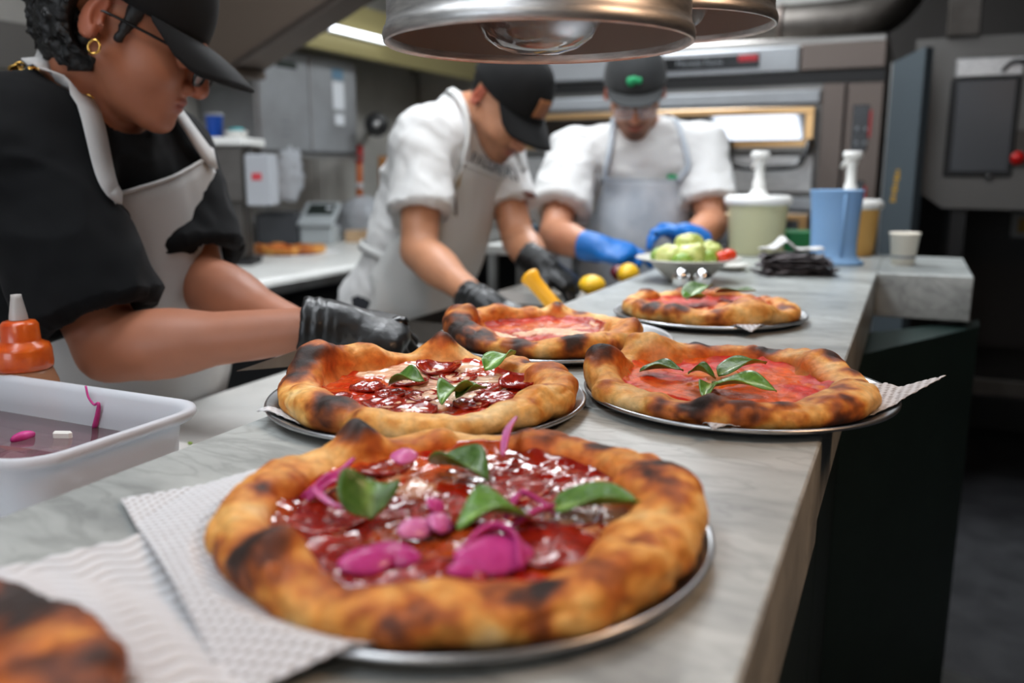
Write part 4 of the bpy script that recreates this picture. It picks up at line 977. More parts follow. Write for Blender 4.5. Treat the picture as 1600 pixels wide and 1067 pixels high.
# slate blue upright right of the oven
ud = thing('upright_panel', 'tall slate blue machine side with yellow lettering beside the oven', 'machine', (-.03, 3.4, 0))
pa, pb = np.array((-0.0990,3.5731,1.4822)), np.array((0.0065,3.5081,1.4773))
dd = pb-pa; an = math.atan2(dd[1], dd[0]); wv = np.linalg.norm(dd[:2]); nn_ = np.array([-dd[1], dd[0]])/wv
def oriented(a, b, z0a, z1a, z0b, z1b, thick):
    q = [(a[0], a[1]), (b[0], b[1]), (b[0]+nn_[0]*thick, b[1]+nn_[1]*thick), (a[0]+nn_[0]*thick, a[1]+nn_[1]*thick)]
    z0 = (z0a, z0b, z0b, z0a); z1 = (z1a, z1b, z1b, z1a)
    return [(q[i][0], q[i][1], z0[i]) for i in range(4)]+[(q[i][0], q[i][1], z1[i]) for i in range(4)], [(3, 2, 1, 0), (4, 5, 6, 7), (0, 1, 5, 4), (1, 2, 6, 5), (2, 3, 7, 6), (3, 0, 4, 7)]
zta, ztb = np.array((-0.1181,3.6148,1.7148))[2], np.array((-0.0164,3.5583,1.7567))[2]
mesh('side_panel', *oriented(pa, pb, .1, zta, .1, ztb, .05), 'slate_blue', ud, smooth=False)
mesh('foot', *oriented(pa+(pb-pa)*.1, pb-(pb-pa)*.1, 0, .1, 0, .1, .045), 'black', ud, smooth=False)
mesh('edge_trim', *oriented(pa-(pb-pa)*.05, pa, .1, zta, .1, zta, .055), 'aluminium', ud, smooth=False)
for k, py in enumerate(range(256, 306, 6)):
    q = pa+(pb-pa)*(.46-.012*k)-np.r_[nn_, 0]*.001; zc = 1.33+.026-.26*.0-.0135*k-.03; ww = .006+.002*(k % 3)
    d_ = nrm(np.r_[dd[:2], 0]); mesh('yellow_letter', *oriented(q-d_*ww, q+d_*ww, zc-.005, zc+.004, zc-.005, zc+.004, .003), 'text_yellow', ud, smooth=False)
# big grey steel machine on the far right with a dark screen
MY = 3.75
mg = thing('steel_machine', 'big grey steel machine with a dark panel and red button at the right edge', 'machine', (.4, MY+.4, 0))
P0 = np.array((-0.0288,3.7500,1.8129)); P1 = np.array((0.0126,3.7500,1.2557)); P2 = np.array((0.1125,3.7500,1.1861)); 
oc = [(P0[0], P0[2]), (P1[0], P1[2]), (P2[0], P2[2]), (1.25, P2[2]-.01), (1.25, P0[2])]; n = len(oc)
pv = [(x, y, z) for y in (MY, MY+.85) for x, z in oc]
mesh('casing', pv, [tuple(range(n)), tuple(range(2*n-1, n-1, -1))]+[(i, i+n, (i+1) % n+n, (i+1) % n) for i in range(n)], 'machine_grey', mg, smooth=False)
for x in (P2[0]+.06, 1.15):
    for y in (MY+.06, MY+.78): mesh('leg', *box((x-.03, y-.03, 0), (x+.03, y+.03, P2[2]-.001), .004), 'black', mg, smooth=False)
mesh('under_shelf', *box((P2[0]+.03, MY+.05, .45), (1.2, MY+.8, .52), .006), 'steel_dark', mg, smooth=False)
s0, s1 = np.array((0.1250,3.7300,1.6536)), np.array((0.3174,3.7300,1.3241))
bz = mesh('panel_bezel', *box((s0[0]-.022, MY-.016, s1[2]-.02), (s1[0]+.016, MY-.001, s0[2]+.01), .006), 'black', mg, smooth=False)
mesh('panel_screen', *box((s0[0], MY-.021, s1[2]), (s1[0], MY-.0165, s0[2]), .003), 'screen', bz, smooth=False)
mesh('handle_plate', *box((s0[0]-.012, MY-.014, s0[2]+.012), (s1[0]+.02, MY-.001, s0[2]+.085), .006), 'aluminium', mg, smooth=False)
k = np.array((0.2607,3.7300,1.3053)); mesh('latch', *lathe([(0, 0), (.016, 0), (.016, .012), (0, .02)], 18, (k[0], MY-.002, k[2]), (0, -1, 0)), 'chrome', mg)
mesh('cable', *tube(spline([(s1[0]-.05, MY-.012, s0[2]+.03), (s1[0]-.02, MY-.03, s0[2]+.06), (s1[0]+.03, MY-.03, s0[2]+.05), (s1[0]+.06, MY-.025, s0[2]-.02), (s1[0]+.08, MY-.006, s0[2]-.05)], 18), .008, 8), 'black', mg)
k = np.array((0.3457,3.7300,1.3726)); mesh('button_plate', *box((k[0]-.03, MY-.008, k[2]-.035), (k[0]+.05, MY-.001, k[2]+.10), .003), 'steel_dark', mg, smooth=False)
mesh('stop_button', *lathe([(0, 0), (.012, 0), (.024, .01), (.024, .02), (0, .028)], 22, (k[0], MY-.009, k[2]), (0, -1, 0)), 'red_plastic', mg)
k = np.array((0.1870,3.7300,1.7348)); mesh('beam', *box((P0[0]+.1, MY-.03, P0[2]-.0), (P0[0]+.21, MY-.001, 2.2), .004), 'steel_dark', mg, smooth=False)
k = np.array((0.5028,4.9000,1.0595)); st = thing('wall_socket', 'small pale socket with a yellow sticker low on the wall at the right edge', 'socket', (k[0], 4.99, k[2]))
mesh('plate', *box((k[0]-.035, 4.99, k[2]-.06), (k[0]+.10, YB-.001, k[2]+.06), .006), 'wall_grey', st, smooth=False); mesh('sticker', *box((k[0]-.005, 4.985, k[2]-.035), (k[0]+.06, 4.9895, k[2]+.035), .002), 'text_yellow', st, smooth=False)
k = np.array((0.5049,5.2115,0.0000)); bg = thing('floor_box', 'dark low box on the floor by the back wall on the right', 'box', (k[0], k[1], 0))
mesh('box', *box((k[0]-.25, k[1]-.12, 0), (k[0]+.22, k[1]+.15, .11), .02), 'black', bg, smooth=False); mesh('lid', *box((k[0]-.26, k[1]-.13, .1105), (k[0]+.23, k[1]+.16, .14), .01), 'steel_dark', bg, smooth=False)
sw = np.array((-2.8509,2.0933,1.7316)); ws = thing('wall_shelf', 'pale grey shelf with a raised back at the far left behind the man in black', 'shelf', (XL+.2, sw[1], sw[2]))
mesh('shelf_board', *box((XL+.005, sw[1]-1.3, sw[2]-.09), (XL+.36, sw[1]+.45, sw[2]+.05), .004), 'machine_grey', ws, smooth=False)
for y_ in (sw[1]-1.1, sw[1]-.3, sw[1]+.35): mesh('bracket', *box((XL+.005, y_-.012, sw[2]-.20), (XL+.25, y_+.012, sw[2]-.091), .002), 'steel_dark', ws, smooth=False)
# ------------------------------------------------------------------ the three cooks
J1 = dict(pel=(-1.225, 1.045, .985), neck=(-1.1132,0.9343,1.4141), head=(-1.0137,0.9364,1.5242), shR=(-1.1063,0.8142,1.3621), shL=(-1.1350,1.0858,1.3316), elR=(-0.9704,0.8171,1.0900), wrR=(-0.6850,0.9098,1.1244),
          elL=(-1.0269,1.0407,1.1549), wrL=(-0.7520,0.9885,1.0859), hf=(.74,.50,-.46), hu=(.40,.22,.92))
c1 = person('man in a black T-shirt and black cap leaning over the pass, black glove reaching out', J1, (166, 106, 78), (-1.20, 1.045, 0), 'black_cotton', 'apron_grey', hs=1.0, bulk=1.10, sl=.84, sleeve_r=(.074, .078), jaw=1.02, neck_r=.084, trousers='black_cotton', wr_amp=.009)
cap(c1['root'], c1['T']*c1['hs'], c1['hc'], 'cap_cotton', tilt=math.radians(7), brim_len=.088, brim_drop=.022)
T, hc = c1['T'], c1['hc']; hq = lambda P: ((P-hc)@T.T)/1.0
def hairf(P):
    q = hq(P); d = s_ell((-.026, 0, .010), (.100, .086, .100))(q)-.011-.008*vnoise(q, 85, 3)-.006*vnoise(q, 170, 5)
    face = np.maximum(q[:, 0]-(.012+.25*(q[:, 2])), -.092-q[:, 2]+.5*np.maximum(0, q[:, 0]+.04))
    ear = .040-np.linalg.norm((q-np.array([-.012, 0, -.008]))*[1, .0, .82], axis=1)
    return np.maximum(np.maximum(d, face), np.where(np.abs(q[:, 1]) > .06, ear, -1))
sdf_mesh('hair', hairf, hc-.19, hc+.19, .0062, 'hair', c1['root'], sub=1)
for sg in (1, -1):
    def burn(P):
        q = hq(P); return s_cap((.020, sg*.071, .035), (.012, sg*.071, -.020), .012, .006)(q)-.002*vnoise(q, 150, 2)
    sdf_mesh('sideburn', burn, hc-.15, hc+.15, .005, 'hair', c1['root'])
glasses(c1, 'black_gloss')
ap, G = apron(c1, 'apron_grey', .075, -.62, .125, .22, amp=.006)
J = {k: np.array(v, float) for k, v in J1.items()}
up, lat, fw = c1['up'], c1['lat'], c1['fw']; nk = J['neck']
for s, col in ((-1, 0), (1, 0)):
    cor = G[0, 0 if s < 0 else -1]
    nape = nk+up*.085-fw*.050
    pts = [cor-up*.012, cor*.55+nk*.45+lat*s*.05+fw*.085, nk+lat*s*.074+up*.045+fw*.035, nk+lat*s*.062+up*.078-fw*.015, nape]
    P, N = on_shirt(c1, pts, 34, .008); mesh('apron_strap', *ribbon(P, N, .036, .003), 'apron_grey', ap)
# gold chain round the neck, earring
f_n = lambda P: np.minimum(c1['shirt'](P), c1['body'](P))
P, N = on_shirt(c1, [nk+lat*.088+fw*.03+up*.01, nk+lat*.088-fw*.01+up*.032, nk+lat*.06-fw*.062+up*.04, nk-fw*.092+up*.042, nk-lat*.058-fw*.055+up*.04, nk-lat*.080-fw*.005+up*.028, nk-lat*.080+fw*.045+up*.008], 80, .006)
L = []
for i in range(0, 79):
    d = nrm(P[i+1]-P[i]); b = nrm(np.cross(d, N[i])); a = np.linspace(0, 2*PI, 9)
    v, f = tube(P[i]+np.outer(np.cos(a)*.0072, d)+np.outer(np.sin(a)*.0048, nrm(b*math.cos(.6*(i % 2))+N[i]*math.sin(.6*(i % 2)+.3))), .0017, 5, False); L.append((v, f))
mesh('necklace', *join(*L), 'gold', c1['root'])
e = hc+(np.array([-.006, -.089, -.043])*1.0)@T; a = np.linspace(0, 2*PI, 17); mesh('earring', *tube(e+np.outer(np.cos(a)*.007, T[0])+np.outer(np.sin(a)*.009, T[2]), .0017, 8, False), 'gold', c1['root'])
e = hc+(np.array([-.006, .089, -.043])*1.0)@T; mesh('earring', *tube(e+np.outer(np.cos(a)*.007, T[0])+np.outer(np.sin(a)*.009, T[2]), .0017, 8, False), 'gold', c1['root'])
RV, UV, FV = np.array([.91, .4146, 0]), np.array([-.08, .176, .981]), np.array([-.407, .893, -.194])
gd = nrm(RV*.97-UV*.10+FV*.15); g1 = glove(J['wrR'], gd, nrm(UV*.85-FV*.5), nrm(FV), 'glove_black', c1['root'], curl=(50, 58, 62, 66), s=1.04, tcurl=10, tang=30, cuff=.034)
g2 = glove(J['wrL'], nrm(RV*.95-UV*.35-FV*.1), nrm(UV*.8+FV*.4), nrm(-FV), 'glove_black', c1['root'], curl=(40, 48, 52, 56), s=1.0)
# black handled knife held in the gloved hand
k0, k1 = np.array((-0.6356,0.9307,1.1170)), np.array((-0.6022,0.9818,1.1275)); kd = nrm(k1-k0)
kn = thing('kitchen_knife', 'black handled kitchen knife held in the black glove', 'knife', tuple(k1-[0, 0, .02]))
G_ = [(k0+kd*t*np.linalg.norm(k1-k0)) for t in np.linspace(-.1, 1, 12)]; mesh('handle', *tube(G_, .0125*np.array([.8, .95, 1, 1, .95, .92, .95, 1, 1.05, 1.1, 1.0, .7])*.85, 14), 'black_gloss', kn)
bs = nrm(np.cross(kd, UV)); tip = k0-kd*.17; bl = np.array([k0+UV*.010-kd*.005, tip, k0-UV*.022-kd*.06, k0-UV*.022-kd*.005]); mesh('blade', np.vstack([bl+bs*.0008, bl-bs*.0008]), [(0, 1, 2, 3), (7, 6, 5, 4), (0, 4, 5, 1), (1, 5, 6, 2), (2, 6, 7, 3), (3, 7, 4, 0)], 'steel', kn, smooth=False)

J2 = dict(pel=(-1.235, 1.98, .97), neck=(-1.0759,2.0705,1.4611), head=(-0.9409,2.0265,1.4912), shR=(-1.1012,1.8866,1.3896), shL=(-1.0552,2.1967,1.3800), elR=(-1.0567,1.7854,1.1393), wrR=(-0.8411,1.6830,1.0406),
          elL=(-0.9501,2.1266,1.1460), wrL=(-0.8331,1.9905,1.0988), hf=(.60,-.22,-.66), hu=(.60,-.12,.76))
c2 = person('man in a white T-shirt and black cap with brown patch, bending over the worktop', J2, (196, 138, 104), (-1.235, 1.98, 0), 'white_cotton', 'apron_white', hs=1.0, bulk=.98, sl=.64, sleeve_r=(.070, .090), stub=.5, mous=.5, red=1, wr_amp=.009)
def patch(cp, W, c, r):
    a = np.linspace(-.26, .26, 7); b = np.linspace(.10, .55, 6); Gp = [[c+np.array([r[0]*1.012*math.cos(el)**.82*math.cos(az), r[1]*1.012*math.cos(el)**.82*math.sin(az), r[2]*math.sin(el)*1.0]) for az in a] for el in b]
    mesh('badge_patch', *sheet(W(np.array(Gp)), .002), 'patch_leather', cp)
cap(c2['root'], c2['T'], c2['hc'], 'cap_cotton', tilt=math.radians(2), brim_len=.078, brim_drop=.022, logo=patch)
hc2, T2 = c2['hc'], c2['T']
def hair2(P):
    q = (P-hc2)@T2.T; d = s_ell((-.020, 0, .026), (.098, .0795, .096))(q)-.003*vnoise(q, 150, 4)
    ear = .036-np.linalg.norm((q-np.array([-.016, 0, -.006]))*[1, 0, .85], axis=1)
    return np.maximum(np.maximum(np.maximum(d, q[:, 0]-.02), -.06-q[:, 2]), np.where(np.abs(q[:, 1]) > .06, ear, -1))
sdf_mesh('hair', hair2, hc2-.17, hc2+.17, .006, 'hair', c2['root'])
ap2, G2 = apron(c2, 'apron_white', .055, -.62, .120, .185, amp=.006)
def straps(c, ap, G, m, w=.020, nape_up=.06):
    J, up, lat, fw = c['J'], c['up'], c['lat'], c['fw']; nk = J['neck']
    for s in (-1, 1):
        cor = G[0, 0 if s < 0 else -1]; nape = nk+up*nape_up-fw*.07
        P, N = on_shirt(c, [cor-up*.012, cor*.5+nk*.5+lat*s*.055+fw*.075, nk+lat*s*.082+up*.042+fw*.01, nk+lat*s*.066+up*.06-fw*.04, nape], 30, .007); mesh('apron_strap', *ribbon(P, N, w, .003), m, ap)
def ties(c, ap, G, m, row):
    J, up, lat, fw = c['J'], c['up'], c['lat'], c['fw']
    for s in (-1, 1):
        e = G[row, 0 if s < 0 else -1]; b = c['J']['pel']+up*((e-c['J']['pel'])@up)
        P, N = on_shirt(c, [e-lat*s*.01, e*.6+b*.4+lat*s*.08, b+lat*s*.17-fw*.06, b-fw*.16+lat*s*.03], 22, .008); mesh('apron_tie', *ribbon(P, N, .022, .003), m, ap)
straps(c2, ap2, G2, 'apron_white'); ties(c2, ap2, G2, 'apron_white', 14)
ties(c1, ap, G, 'apron_grey', 14)
g = glove(J2['wrR'], nrm(np.array(J2['wrR'])-np.array(J2['elR'])+np.array([.10, .05, -.0])), (.1, -.3, .95), (.3, .9, .1), 'glove_black', c2['root'], curl=(30, 34, 38, 42))
g = glove(J2['wrL'], nrm(RV*.8-UV*.55-FV*.25), nrm(UV*.8-FV*.3), nrm(-FV), 'glove_black', c2['root'], curl=(34, 40, 44, 46), s=1.05)
def on_chest(c, cen, size_right, body, m, name, sz):
    f = lambda P: c['shirt'](P)
    o = c['chest']+c['up']*cen[1]+c['lat']*cen[0]+c['fw']*.3
    def depth(W, z):
        d = march(f, W, -c['fw'], off=.0); d = np.minimum(d, .6); return W-c['fw']*(d-.0035)[:, None]
    return text(name, body, sz, m, c['shirt_o'], o, -c['lat'] if False else c['lat']*1.0, c['up'], .0, depth)
def chest_text(c, x, y, body, sz, m, name='shirt_lettering'):
    # the reader's right is the wearer's left
    return on_chest(c, (x, y), None, body, m, name, sz)
chest_text(c2, .0, .075, 'PALCHERI', .040, 'print_dark')
def chest_blob(c, x, y, w_, h_, m, name='shirt_print', rot=0, off=.0045):
    a = np.linspace(0, 2*PI, 20, endpoint=False); lx = np.outer(np.linspace(.05, 1, 5), np.cos(a))*w_/2; ly = np.outer(np.linspace(.05, 1, 5), np.sin(a))*h_/2; cr, sr = math.cos(rot), math.sin(rot)
    X = x+lx*cr-ly*sr; Yv = y+lx*sr+ly*cr; P = c['chest']+X[..., None]*c['lat']+Yv[..., None]*c['up']+c['fw']*.35
    d = march(lambda q: c['shirt'](q), P.reshape(-1, 3), -c['fw'], off=0).reshape(X.shape); P = P-c['fw']*(d-off)[..., None]
    n = 20; F = [(i*n+j, i*n+(j+1) % n, (i+1)*n+(j+1) % n, (i+1)*n+j) for i in range(4) for j in range(n)]+[tuple(range(n))[::-1]]
    return mesh(name, P.reshape(-1, 3), F, m, c['shirt_o'])
chest_blob(c2, -.115, .012, .022, .06, 'print_tan', rot=-.2); chest_blob(c2, -.125, -.045, .018, .06, 'print_brown', rot=-.25); chest_blob(c2, .105, .040, .042, .018, 'print_brown')

J3 = dict(pel=(-.79, 2.655, .97), neck=(-0.7743,2.6498,1.4327), head=(-0.7667,2.5572,1.5580), shR=(-0.9463,2.5122,1.3664), shL=(-0.5939,2.6994,1.3859), elR=(-0.9155,2.2992,1.1458), wrR=(-0.7604,2.1866,1.1275),
          elL=(-0.5306,2.5914,1.1683), wrL=(-0.5404,2.3582,1.1463), hf=(.27,-.80,-.52), hu=(.10,-.38,.9))
c3 = person('man in a white T-shirt and dark grey cap wearing blue gloves, facing us', J3, (200, 140, 108), (-.79, 2.655, 0), 'white_cotton', 'apron_blue', hs=1.0, bulk=1.0, sl=.72, sleeve_r=(.072, .098), stub=.55, mous=.9, red=.8, wr_amp=.009)
def logo3(cp, W, c, r):
    for az, el, s in ((-.16, .34, .020), (.10, .36, .014), (-.05, .40, .014)):
        a = np.linspace(0, 2*PI, 14, endpoint=False); ctr = np.array([0, az, el]); V = [c+np.array([r[0]*1.012*math.cos(e)**.82*math.cos(z_), r[1]*1.012*math.cos(e)**.82*math.sin(z_), r[2]*math.sin(e)]) for z_, e in [(az+.2*s/.02*math.cos(t)*.7, el+.2*s/.02*math.sin(t)*.6) for t in a]]
        V = W(np.array(V)); nn = c3['T'][0]*.002; k = len(V); mesh('cap_emblem', np.vstack([V+nn, V-nn]), [tuple(range(k)), tuple(range(2*k-1, k-1, -1))]+[(i, i+k, (i+1) % k+k, (i+1) % k) for i in range(k)], 'logo_green', cp)
cap(c3['root'], c3['T'], c3['hc'], 'cap_grey', tilt=math.radians(0), brim_len=.066, brim_drop=.004, logo=logo3)
hc3, T3 = c3['hc'], c3['T']
def hair3(P):
    q = (P-hc3)@T3.T; d = s_ell((-.020, 0, .022), (.098, .080, .098))(q)-.003*vnoise(q, 150, 4)
    ear = .036-np.linalg.norm((q-np.array([-.016, 0, -.006]))*[1, 0, .85], axis=1)
    return np.maximum(np.maximum(np.maximum(d, q[:, 0]-.02), -.06-q[:, 2]), np.where(np.abs(q[:, 1]) > .06, ear, -1))
sdf_mesh('hair', hair3, hc3-.17, hc3+.17, .006, 'hair', c3['root'])
glasses(c3, 'aluminium', fw=.0012)
ap3, G3 = apron(c3, 'apron_blue', .02, -.60, .125, .19, amp=.008)
straps(c3, ap3, G3, 'apron_blue', .017); ties(c3, ap3, G3, 'apron_blue', 14)
chest_blob(c3, .075, .030, .034, .014, 'logo_green')
g = glove(J3['wrR'], nrm(RV*.9-UV*.25-FV*.45), nrm(-FV*.6+UV*.7), nrm(RV*.3+UV*.5+FV), 'glove_blue', c3['root'], curl=(22, 52, 60, 66), s=1.05, tang=35, cuff=.04)
g = glove(J3['wrL'], nrm(-RV*.75+UV*.18-FV*.55), nrm(-FV*.3+UV*.9), nrm(-RV*.2+UV*.7-FV*.5), 'glove_blue', c3['root'], curl=(10, 30, 36, 40), s=1.0, tang=55)
# ------------------------------------------------------------------ pans, papers and pizzas on the pass
PZ = {1: (-.243, .450, .158), 2: (-.416, .714, .155), 3: (-.146, .869, .154), 4: (-.417, 1.049, .157), 5: (-.273, 1.342, .148), 6: (-.366, .106, .155)}
plab = {1: 'aluminium pan under the front pizza with pink onions', 2: 'aluminium pan under the salami pizza in the middle', 3: 'aluminium pan under the basil pizza, overhanging the counter edge',
        4: 'aluminium pan under the charred pizza beside the yellow handle', 5: 'aluminium pan under the pizza farthest along the counter', 6: 'aluminium pan under the cut off pizza in the bottom left corner'}
for k, (x, y, r) in PZ.items(): pan(plab[k], x, y, r)
def paper_on(k, corners, label, m='paper', n=48, relief='dots', lift=None, up=.0):
    """square of kitchen paper lying in the pan and over its rim; corners as x, y"""
    c = np.array([p[:2] for p in corners]); cx, cy, r = PZ[k]; G = np.zeros((n, n, 3))
    for i, u in enumerate(np.linspace(0, 1, n)):
        for j, v in enumerate(np.linspace(0, 1, n)):
            p = c[0]*(1-u)*(1-v)+c[1]*u*(1-v)+c[2]*u*v+c[3]*(1-u)*v; G[i, j, :2] = p
    G[..., 2] = COUNTER+pan_z(G[..., 0], G[..., 1], cx, cy, r)+up
    g = np.stack([G[..., 0], G[..., 1], 0*G[..., 0]], -1); G[..., 2] += .0009*(1+fbm(g.reshape(-1, 3), 22, k).reshape(n, n))
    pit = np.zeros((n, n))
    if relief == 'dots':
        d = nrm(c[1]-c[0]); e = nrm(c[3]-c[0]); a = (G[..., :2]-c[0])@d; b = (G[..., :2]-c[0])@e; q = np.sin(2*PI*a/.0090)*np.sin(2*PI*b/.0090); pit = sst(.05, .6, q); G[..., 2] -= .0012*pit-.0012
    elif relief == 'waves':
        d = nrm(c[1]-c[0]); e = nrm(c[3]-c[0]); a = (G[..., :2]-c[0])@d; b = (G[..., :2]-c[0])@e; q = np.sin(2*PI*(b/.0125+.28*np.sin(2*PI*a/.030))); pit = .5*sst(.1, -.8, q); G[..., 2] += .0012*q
    if lift is not None: G[..., 2] += lift(G[..., 0], G[..., 1])
    w0, w1 = np.array(lin(210, 211, 214)), np.array(lin(128, 118, 114)); col = (w0+(w1-w0)*pit[..., None]).reshape(-1, 4); col[:, 3] = 1  # shade of the pits and wave valleys is mixed into the vertex colour
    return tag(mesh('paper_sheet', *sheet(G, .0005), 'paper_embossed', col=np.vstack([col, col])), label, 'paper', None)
lim = lambda c, cr: cr
# pizza 1: paper pokes out to the left and towards us
q0, q1 = np.array((-0.4799,0.4019,1.1010))[:2], np.array((-0.1777,0.3187,1.1080))[:2]; q2 = np.array((-0.2083,0.2809,1.1010))[:2]
e1 = np.array([-.105, .315]); 
e_a, e_b = np.array([.84, -.54])*.28, np.array([.56, .83])*.26
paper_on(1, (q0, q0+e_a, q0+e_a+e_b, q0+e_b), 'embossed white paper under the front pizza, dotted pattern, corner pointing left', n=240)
r0 = np.array((-0.4122,0.3689,1.1030))[:2]; r1 = np.array((-0.4319,0.2903,1.1030))[:2]; r2 = np.array((-0.2451,0.2660,1.1030))[:2]
e_a, e_b = np.array([-.45, -.89])*.26, np.array([.86, -.51])*.26
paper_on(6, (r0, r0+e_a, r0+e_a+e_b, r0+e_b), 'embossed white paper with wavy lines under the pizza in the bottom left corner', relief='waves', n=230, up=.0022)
w0 = np.array((-0.5232,0.5893,1.1030))[:2]
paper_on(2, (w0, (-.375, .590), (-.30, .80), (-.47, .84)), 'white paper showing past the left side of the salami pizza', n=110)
t0 = np.array((-0.1367,0.7051,1.1120))[:2]
def lift3(x, y):
    d = np.clip(x-.004, 0, 1); return d*.75
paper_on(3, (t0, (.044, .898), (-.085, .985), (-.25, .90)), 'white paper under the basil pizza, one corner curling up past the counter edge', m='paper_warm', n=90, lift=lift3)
f0 = np.array((-0.1937,1.2120,1.1060))[:2]
f0 = f0+nrm(f0-np.array([-.273, 1.342]))*.018
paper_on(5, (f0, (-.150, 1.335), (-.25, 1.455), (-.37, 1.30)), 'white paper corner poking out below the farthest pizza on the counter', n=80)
zc = COUNTER+.0046

# pizza 1: pink onions, salami, basil
root, D = pizza('large pizza with pink pickled onions, salami and basil nearest the camera', PZ[1][0]+.0055, PZ[1][1]+.002, zc, .147, 11,
    bumps=((6, 20, .016, .022, .2, .004), (325, 18, .006, .016, .0, .0), (220, 9, .010, .006, .4, .0), (130, 8, .016, .002, .5, .002), (185, 22, .004, .004, 0, .004), (275, 30, .004, .004, 0, 0), (62, 30, .002, 0, 0, 0), (244, 9, -.006, -.004, .2, -.002)), w=.031, h=.024, toast=.28, charring=.2, n=400, m=56, warp=.025,
    spots=((221, 1.0, .0185, .5, 1.0), (12, 1.3, .026, .3, .7), (357, 1.0, .013, .6, .5), (321, .9, .009, .7, .8), (285, .75, .015, .4, .6), (291, .9, .010, .5, .7), (262, .5, .012, .3, .4), (178, .8, .010, .6, .55), (130, 1.5, .020, .4, .95), (75, 1.0, .012, .3, .4), (45, 1.0, .012, .4, .5), (205, .3, .012, .2, .4), (340, .5, .012, .5, .5)))
sauce(root, D, red=(176, 30, 14), oil=(220, 92, 24), cheese=(240, 184, 140), cheesy=.42, oily=.42, rough=.10, amp=.0026, n=330, m=100, dark=.45)
zt = COUNTER+.017
for i, (p, r) in enumerate((((-0.3107,0.4105,1.1200), .026), ((-0.2720,0.3606,1.1200), .030), ((-0.2373,0.3458,1.1200), .027), ((-0.2043,0.3608,1.1200), .024), ((-0.1796,0.4703,1.1200), .026), ((-0.1677,0.4199,1.1200), .026), ((-0.1606,0.4471,1.1200), .022), ((-0.2266,0.4973,1.1200), .024), ((-0.1742,0.5147,1.1200), .024), ((-0.3288,0.5000,1.1200), .022), ((-0.2442,0.4408,1.1200), .022))):
    salami(root, p[0], p[1], zt-.001+.0006*i % .003, r, i, cup=.12)
def ON(*pts, w=.008, m='onion', z=COUNTER+.021, tilt=.6): onion_strip(root, pts, w, z, m, tilt=tilt)
def O2(p, dz=.0): return (p[0], p[1], dz)
ON(O2((-0.3396,0.4212,1.1250)), O2((-0.3334,0.4315,1.1250), .006), O2((-0.3321,0.4544,1.1250), .008), O2((-0.3328,0.4680,1.1250), .012), w=.010)
ON(O2((-0.3386,0.4421,1.1250)), O2((-0.3231,0.4166,1.1250), .007), O2((-0.3044,0.4055,1.1250), .006), O2((-0.2939,0.4092,1.1250), .003), w=.008, m='onion_pale')
ON(O2((-0.3175,0.4517,1.1250), .002), O2((-0.3272,0.4369,1.1250), .009), O2((-0.3311,0.4153,1.1250), .002), w=.008)
ON(O2((-0.2467,0.5252,1.1300), .004), O2((-0.2561,0.5530,1.1300), .012), O2((-0.2605,0.5788,1.1300), .016), w=.007, m='onion_pale', z=COUNTER+.026)
ON(O2((-0.2068,0.4445,1.1250)), O2((-0.2066,0.4649,1.1250), .008), O2((-0.1914,0.4627,1.1250), .006), O2((-0.1794,0.4570,1.1250), .002), w=.008)
ON(O2((-0.1987,0.4271,1.1250)), O2((-0.1881,0.4402,1.1250), .007), O2((-0.1816,0.4604,1.1250), .006), w=.009)
p = (-0.3094,0.4967,1.1300); onion_petal(root, p[0], p[1], COUNTER+.026, .018, .020, 24, .25, 'onion_pale', .35)
def PT(p, dz, L, W, a, up, deep, m='onion'): onion_petal(root, p[0], p[1], COUNTER+dz, L, W, a, up, m, deep)
PT((-0.2475,0.3581,1.1200), .018, .032, .020, 50, .40, .45); PT((-0.2410,0.3713,1.1200), .0175, .034, .017, 5, .45, .40)
PT((-0.2464,0.4060,1.1200), .018, .024, .016, 70, .45, .45, 'onion_pale'); PT((-0.2371,0.4183,1.1200), .018, .024, .016, 110, .50, .45, 'onion_pale'); PT((-0.2534,0.4411,1.1200), .018, .014, .013, 95, .6, .4)
PT((-0.1877,0.3887,1.1200), .0175, .042, .026, 32, .55, .22); PT((-0.1955,0.3784,1.1200), .0175, .028, .013, 50, .35, .4)
ON(O2((-0.2050,0.3775,1.1200), .002), O2((-0.2020,0.3943,1.1200), .009), O2((-0.1927,0.4057,1.1200), .011), O2((-0.1777,0.4001,1.1200), .008), O2((-0.1694,0.3838,1.1200), .002), w=.009, tilt=.9)
def BL(tip, base, wd, z=COUNTER+.024, **k): basil(root, tip[:2], base[:2], wd, z, **k)
BL((-0.2888,0.4203,1.1400), (-0.2765,0.4034,1.1180), .030, arch=.026, fold=.22, curl=1.1, tone=-.1, twist=.9)
BL((-0.2419,0.4899,1.1300), (-0.2881,0.5064,1.1300), .030, arch=.010, fold=.5, curl=-.1, tone=-.2, twist=-.4)
BL((-0.2193,0.4075,1.1220), (-0.1932,0.4442,1.1250), .034, arch=.018, fold=.25, curl=-.1, tone=.55, twist=.3)
BL((-0.1260,0.4824,1.1360), (-0.1842,0.4628,1.1220), .030, arch=.010, fold=.30, curl=.1, tone=.1, twist=-.5)

